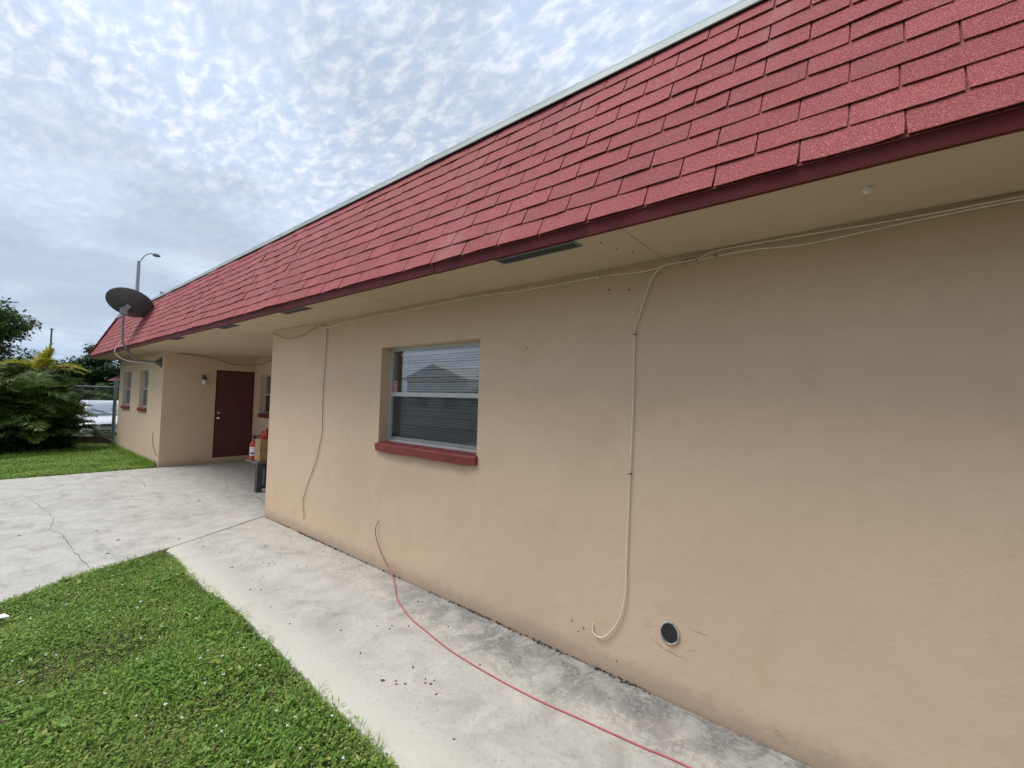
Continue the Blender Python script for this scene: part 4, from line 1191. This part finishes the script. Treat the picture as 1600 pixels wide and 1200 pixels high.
# ================================================================== TREES AND SHRUBS
def crown_leaves(c, rad, n, ls, seed, clumps=60, spread=0.30, droop=0.0, shell=0.55):
    r_ = np.random.default_rng(seed)
    d = r_.normal(size=(clumps, 3)); d /= np.linalg.norm(d, axis=1)[:, None]
    rr_ = r_.uniform(shell, 1.0, (clumps, 1))
    cc = np.array(c)+d*rr_*np.array(rad)
    w_ = r_.uniform(.4, 1.6, clumps); w_ /= w_.sum()
    idx = r_.choice(clumps, n, p=w_)
    e = r_.normal(size=(n, 3)); e /= np.linalg.norm(e, axis=1)[:, None]
    sz = r_.uniform(.6, 1.3, clumps)[idx]
    p = cc[idx]+e*(r_.random((n, 1))**0.5)*spread*sz[:, None]*np.array([1.15, 1.15, .75])
    az = r_.uniform(0, 6.283, n); tl = r_.normal(-droop, .45, n)
    L = ls*r_.uniform(.6, 1.35, n); Wd = L*r_.uniform(.35, .55, n)
    return leaves(p[:, 0], p[:, 1], p[:, 2], L, Wd, tl, az), cc
def tree(name, label, base, c, rad, n, ls, seed, m='leaf_mid', group=None, clumps=60, spread=.30, trunk=.10, shell=.5, cat='tree', droop=.2):
    t_ = empty(name, base, label, cat, group)
    lv, cc = crown_leaves(c, rad, n, ls, seed, clumps, spread, droop, shell)
    np_mesh('crown', lv, None, m, t_)
    b = MB(); base = Vector(base); cv = Vector(c)
    fork = base.lerp(cv, 0.55)
    b.tube(spline([base-Vector((0, 0, .1)), base.lerp(fork, .5)+Vector((.05, .04, 0)), fork], 4), [trunk*(1-.05*i) for i in range(9)], 8)
    r_ = random.Random(seed)
    for i in r_.sample(range(len(cc)), min(14, len(cc))):
        e = Vector(cc[i]); mid_ = fork.lerp(e, .5)+Vector((0, 0, .12))
        b.tube(spline([fork, mid_, e], 3), [trunk*.5, trunk*.42, trunk*.34, trunk*.26, trunk*.2, trunk*.14, trunk*.08], 6)
    b.build('trunk', 'bark', t_)
    return t_
# loose feathery tree at the left edge
tree('tree', 'loose leafy tree rising behind the palms at the left edge', (-19.6, -0.62, -.05), (-19.6, -0.58, 3.15), (1.6, 1.70, 1.32), 27000, .125, 31, 'leaf_mid', clumps=150, spread=.30, trunk=.09, shell=.25, droop=.15)
# dark dense trees beyond the street
tree('tree', 'dark rounded tree right of the yellow palm, partly behind the roof corner', (-37.5, 4.6, -.27), (-37.5, 4.6, 2.45), (2.4, 1.65, 1.75), 17000, .20, 32, 'leaf_dark', 'dark trees beyond the street', clumps=120, spread=.42, trunk=.16, shell=.25)
tree('tree', 'dark tree seen beneath the roof corner beside the wing wall', (-36.0, 6.4, -.27), (-36.0, 6.4, 2.2), (2.4, 1.6, 1.75), 14000, .20, 33, 'leaf_dark', 'dark trees beyond the street', clumps=100, spread=.42, trunk=.16, shell=.25)
tree('tree', 'lower dark tree directly behind the yellow palm', (-39.0, 3.0, -.27), (-39.0, 3.0, 2.05), (2.2, 1.3, 1.35), 11000, .19, 34, 'leaf_dark', 'dark trees beyond the street', clumps=90, spread=.40, trunk=.14, shell=.25)
tree('bush', 'bright green bush behind the fence post and above the car', (-34.4, 4.65, -.27), (-34.4, 4.75, 1.30), (.8, .62, .80), 4200, .14, 35, 'leaf_mid', clumps=45, spread=.25, trunk=.05, shell=.2, cat='bush')
# leafy shrub filling the far left
tree('shrub', 'broad leafy shrub at the left edge behind the lawn', (-17.4, -0.45, -.03), (-17.4, -0.45, 1.30), (.95, 1.45, 1.05), 17000, .105, 36, 'leaf_mid', clumps=110, spread=.26, trunk=.05, shell=.3, cat='shrub')

tree('shrub', 'round dark green shrub among the areca palms', (-17.45, 0.85, -.03), (-17.45, 0.85, 1.05), (.75, .80, .95), 13000, .10, 37, 'leaf_dark', clumps=110, spread=.24, trunk=.04, shell=.2, cat='shrub')
tree('shrub', 'low dark shrub at the foot of the palms nearest the fence gap', (-16.75, 1.30, -.03), (-16.75, 1.30, .42), (.42, .50, .48), 6000, .09, 38, 'leaf_dark', clumps=60, spread=.20, trunk=.03, shell=.2, cat='shrub')
tree('shrub', 'low dark shrub at the foot of the palms at the left edge', (-16.55, 0.35, -.03), (-16.55, 0.35, .40), (.40, .75, .46), 7000, .09, 39, 'leaf_dark', clumps=70, spread=.20, trunk=.03, shell=.2, cat='shrub')
def frond(b, base, az, length, rise, droop, nl=34, ll=.42, wd=.030, seed=0, stiff=.25):
    """arched rachis with two ranks of drooping leaflets; b = (tube MB, list of leaflet quads)"""
    r_ = random.Random(seed)
    dh = Vector((math.cos(az), math.sin(az), 0))
    P_ = []
    for i in range(13):
        u = i/12
        P_.append(Vector(base)+dh*(length*(u*math.cos(rise)+.12*u*u))+Vector((0, 0, length*(u*math.sin(rise)-droop*u*u))))
    b[0].tube(P_, [.012*(1-.85*i/12)+.0015 for i in range(13)], 5)
    side = Vector((-math.sin(az), math.cos(az), 0))
    for i in range(nl):
        u = .20+.79*i/(nl-1)
        f = u*12; k = min(int(f), 11); p = P_[k].lerp(P_[k+1], f-k)
        tng = (P_[k+1]-P_[k]).normalized()
        upv = side.cross(tng).normalized()
        if upv.z < 0: upv = -upv
        L = ll*(math.sin(math.pi*min(1, .22+u*.80))**.7)*r_.uniform(.8, 1.1)
        for s_ in (-1, 1):
            d = (side*s_*r_.uniform(.75, 1.0)+tng*r_.uniform(.55, .85)+upv*r_.uniform(.10, .55)).normalized()
            q1 = p+d*L*.5
            d2 = (d-Vector((0, 0, stiff+r_.uniform(0, .5)))).normalized()
            q2 = q1+d2*L*.5
            wv = d.cross(upv).normalized()*wd*.5
            b[1].append((p-wv*.4, q1-wv, q1+wv, p+wv*.4))
            b[1].append((q1-wv, q2-wv*.12, q2+wv*.12, q1+wv))
def palm_clump(name, label, c, stems, nf, lens_, rises, seed, m='palm', ll=.42, spread=.35, hz=(0.1, 0.7), nl=34, azr=(0, 6.283), wd=.03):
    t_ = empty(name, (c[0], c[1], -.03), label, 'palm')
    r_ = random.Random(seed)
    b = (MB(), []); sb = MB(); tops = []
    for i in range(stems):
        a = r_.uniform(0, 6.283); rr_ = spread*math.sqrt(r_.random())
        x0, y0 = c[0]+rr_*math.cos(a), c[1]+rr_*math.sin(a)
        hz_ = r_.uniform(*hz)
        top = Vector((x0+.15*math.cos(a), y0+.15*math.sin(a), hz_))
        sb.tube(spline([(x0, y0, -.05), (x0+.04*math.cos(a), y0+.04*math.sin(a), hz_*.5), top], 3), [.035, .034, .033, .03, .028, .026, .024], 7)
        tops.append(top)
    sb.build('stems', 'bark', t_)
    for i in range(nf):
        frond(b, tops[i % stems], r_.uniform(*azr), r_.uniform(*lens_), r_.uniform(*rises), r_.uniform(.35, .75), nl, ll*r_.uniform(.8, 1.15), wd, seed*100+i)
    b[0].build('frond_stalks', m, t_, fix=False)
    np_mesh('fronds', np.array([[tuple(v_) for v_ in q_] for q_ in b[1]]), None, m, t_)
    return t_
palm_clump('areca_palm', 'dense areca palm clump between the lawn and the parked car', (-17.0, 1.10, 0), 18, 130, (.7, 1.2), (.30, 1.35), 51, hz=(.25, 1.5), ll=.42, spread=.42)
palm_clump('areca_palm', 'dense areca palm clump at the left edge of the photo', (-16.9, 0.20, 0), 18, 130, (.8, 1.3), (.20, 1.4), 52, hz=(.2, 1.7), ll=.42, spread=.5)
palm_clump('areca_palm', 'low palm clump in front of the leafy shrub, partly out of frame', (-16.9, -1.2, 0), 12, 60, (.9, 1.5), (.1, 1.3), 53, hz=(.1, 1.2), ll=.40, spread=.5)
# yellowing palm standing above the clump
yp = empty('yellow_palm', (-17.5, 1.0, -.03), 'yellowing palm with upright golden fronds above the clump', 'palm')
b = (MB(), [])
top = Vector((-17.5, 1.0, 2.0))
MB().tube(spline([(-17.5, 1.0, -.05), (-17.48, 1.0, .9), top], 4), .04, 8).build('stems', 'bark', yp)
for az, ln, ri, dr_, ll_ in ((1.6, 1.0, 1.42, .10, .36), (1.2, .85, 1.35, .12, .34), (2.2, .9, 1.30, .14, .34), (1.55, 1.25, .78, .62, .42), (1.75, 1.05, .62, .55, .36), (-1.6, .9, 1.0, .5, .34), (0.4, .8, 1.1, .4, .32), (3.3, .8, 1.0, .4, .32), (-1.2, 1.0, .8, .5, .34)):
    frond(b, top, az, ln, ri, dr_, 30, ll_, .040, int(ln*1000+ri*100), .15)
b[0].build('frond_stalks', 'palm_yellow', yp, fix=False)
np_mesh('fronds', np.array([[tuple(v_) for v_ in q_] for q_ in b[1]]), None, 'palm_yellow', yp)

# ================================================================== HOUSES BEYOND
def hip_house(name, label, x0, x1, y0, y1, zg, ze, zr, ov, mw, mr, openings=(), ridge_axis='y', gable=False):
    t_ = empty(name, ((x0+x1)/2, (y0+y1)/2, zg), label, 'house')
    MB().box(x0, x1, y0, y1, zg-.1, ze).build('wall', mw, t_)
    b = MB()
    a0, a1, b0, b1 = x0-ov, x1+ov, y0-ov, y1+ov
    if ridge_axis == 'y':
        ins = 0 if gable else min((a1-a0)/2, (b1-b0)/2-.2); cx = (a0+a1)/2
        b.v = [(a0, b0, ze), (a1, b0, ze), (a1, b1, ze), (a0, b1, ze), (cx, b0+ins, zr), (cx, b1-ins, zr)]
        b.f = [(0, 1, 4), (1, 2, 5, 4), (2, 3, 5), (3, 0, 4, 5), (3, 2, 1, 0)]
    else:
        ins = 0 if gable else min((b1-b0)/2, (a1-a0)/2-.2); cy = (b0+b1)/2
        b.v = [(a0, b0, ze), (a1, b0, ze), (a1, b1, ze), (a0, b1, ze), (a0+ins, cy, zr), (a1-ins, cy, zr)]
        b.f = [(0, 1, 5, 4), (1, 2, 5), (2, 3, 4, 5), (3, 0, 4), (3, 2, 1, 0)]
    rf = b.build('roof', mr, t_)
    if gable: pass
    for (ax, u0, u1, v0, v1, face) in openings:
        w_ = MB()
        if ax == 'x': w_.box(face-.03, face+.03, u0, u1, v0, v1)
        else: w_.box(u0, u1, face-.03, face+.03, v0, v1)
        f_ = w_.build('window', 'white', t_)
        p_ = MB()
        if ax == 'x': p_.box(face-.04, face+.04, u0+.08, u1-.08, v0+.08, v1-.08)
        else: p_.box(u0+.08, u1-.08, face-.04, face+.04, v0+.08, v1-.08)
        p_.build('pane', 'dark', f_)
    return t_, rf
n1, rf = hip_house('neighbour_house', 'house with a brown red hipped roof glimpsed beside the wing wall', -47, -34.9, 5.25, 15, -.27, 2.16, 5.6, .45, 'greywall', 'brownroof', [('x', 6.2, 7.6, .9, 2.0, -34.6), ('x', 9, 10.4, .9, 2.0, -34.6)])
t_ = empty('neighbour_house', (-46, -2, -.27), 'flat roofed house with white roof edge behind the palms', 'house')
MB().box(-52, -42.5, -9, 2.9, -.37, 3.25).build('wall', 'neigh', t_)
MB().box(-52.4, -42.1, -9.4, 3.3, 3.25, 3.52).build('roof_edge', 'white', t_)
MB().box(-42.52, -42.46, 0.9, 2.2, .8, 2.1).build('window', 'dark', t_)
# dark wall between the trees
t_ = MB().box(-40.6, -40.3, 2.2, 5.4, -.3, 1.9).build('garden_wall', 'greywall'); tag(t_, 'dark grey garden wall beyond the car under the trees', 'wall')
# houses across the yard behind the camera (gabled pair mirrored in the panes, long one added for shade)
hip_house('opposite_house', 'gabled house across the yard mirrored in the window pane', -23.3, -17.8, -20, -12.2, -.03, 2.75, 3.70, .35, 'oppwall', 'paleroof', [('y', -22.4, -21.2, 1, 2.1, -12.2), ('y', -19.8, -18.6, 1, 2.1, -12.2)], 'y', True)
hip_house('garden_shed', 'small gabled shed beside the house across the yard', -17.1, -14.4, -15, -11.9, -.03, 2.05, 2.62, .2, 'oppwall', 'paleroof', [('y', -16.2, -15.3, .05, 1.9, -11.9)], 'y', True)
hip_house('opposite_house', 'unseen long low house added behind the camera to darken the wall', -2.4, 13, -12, -3.9, -.03, 2.9, 5.2, .5, 'neigh', 'paleroof', [('y', 0, 1.6, 1, 2.1, -3.9), ('y', 5, 6.6, 1, 2.1, -3.9)], 'x')  # unseen house added to block sky from the right part of the wall
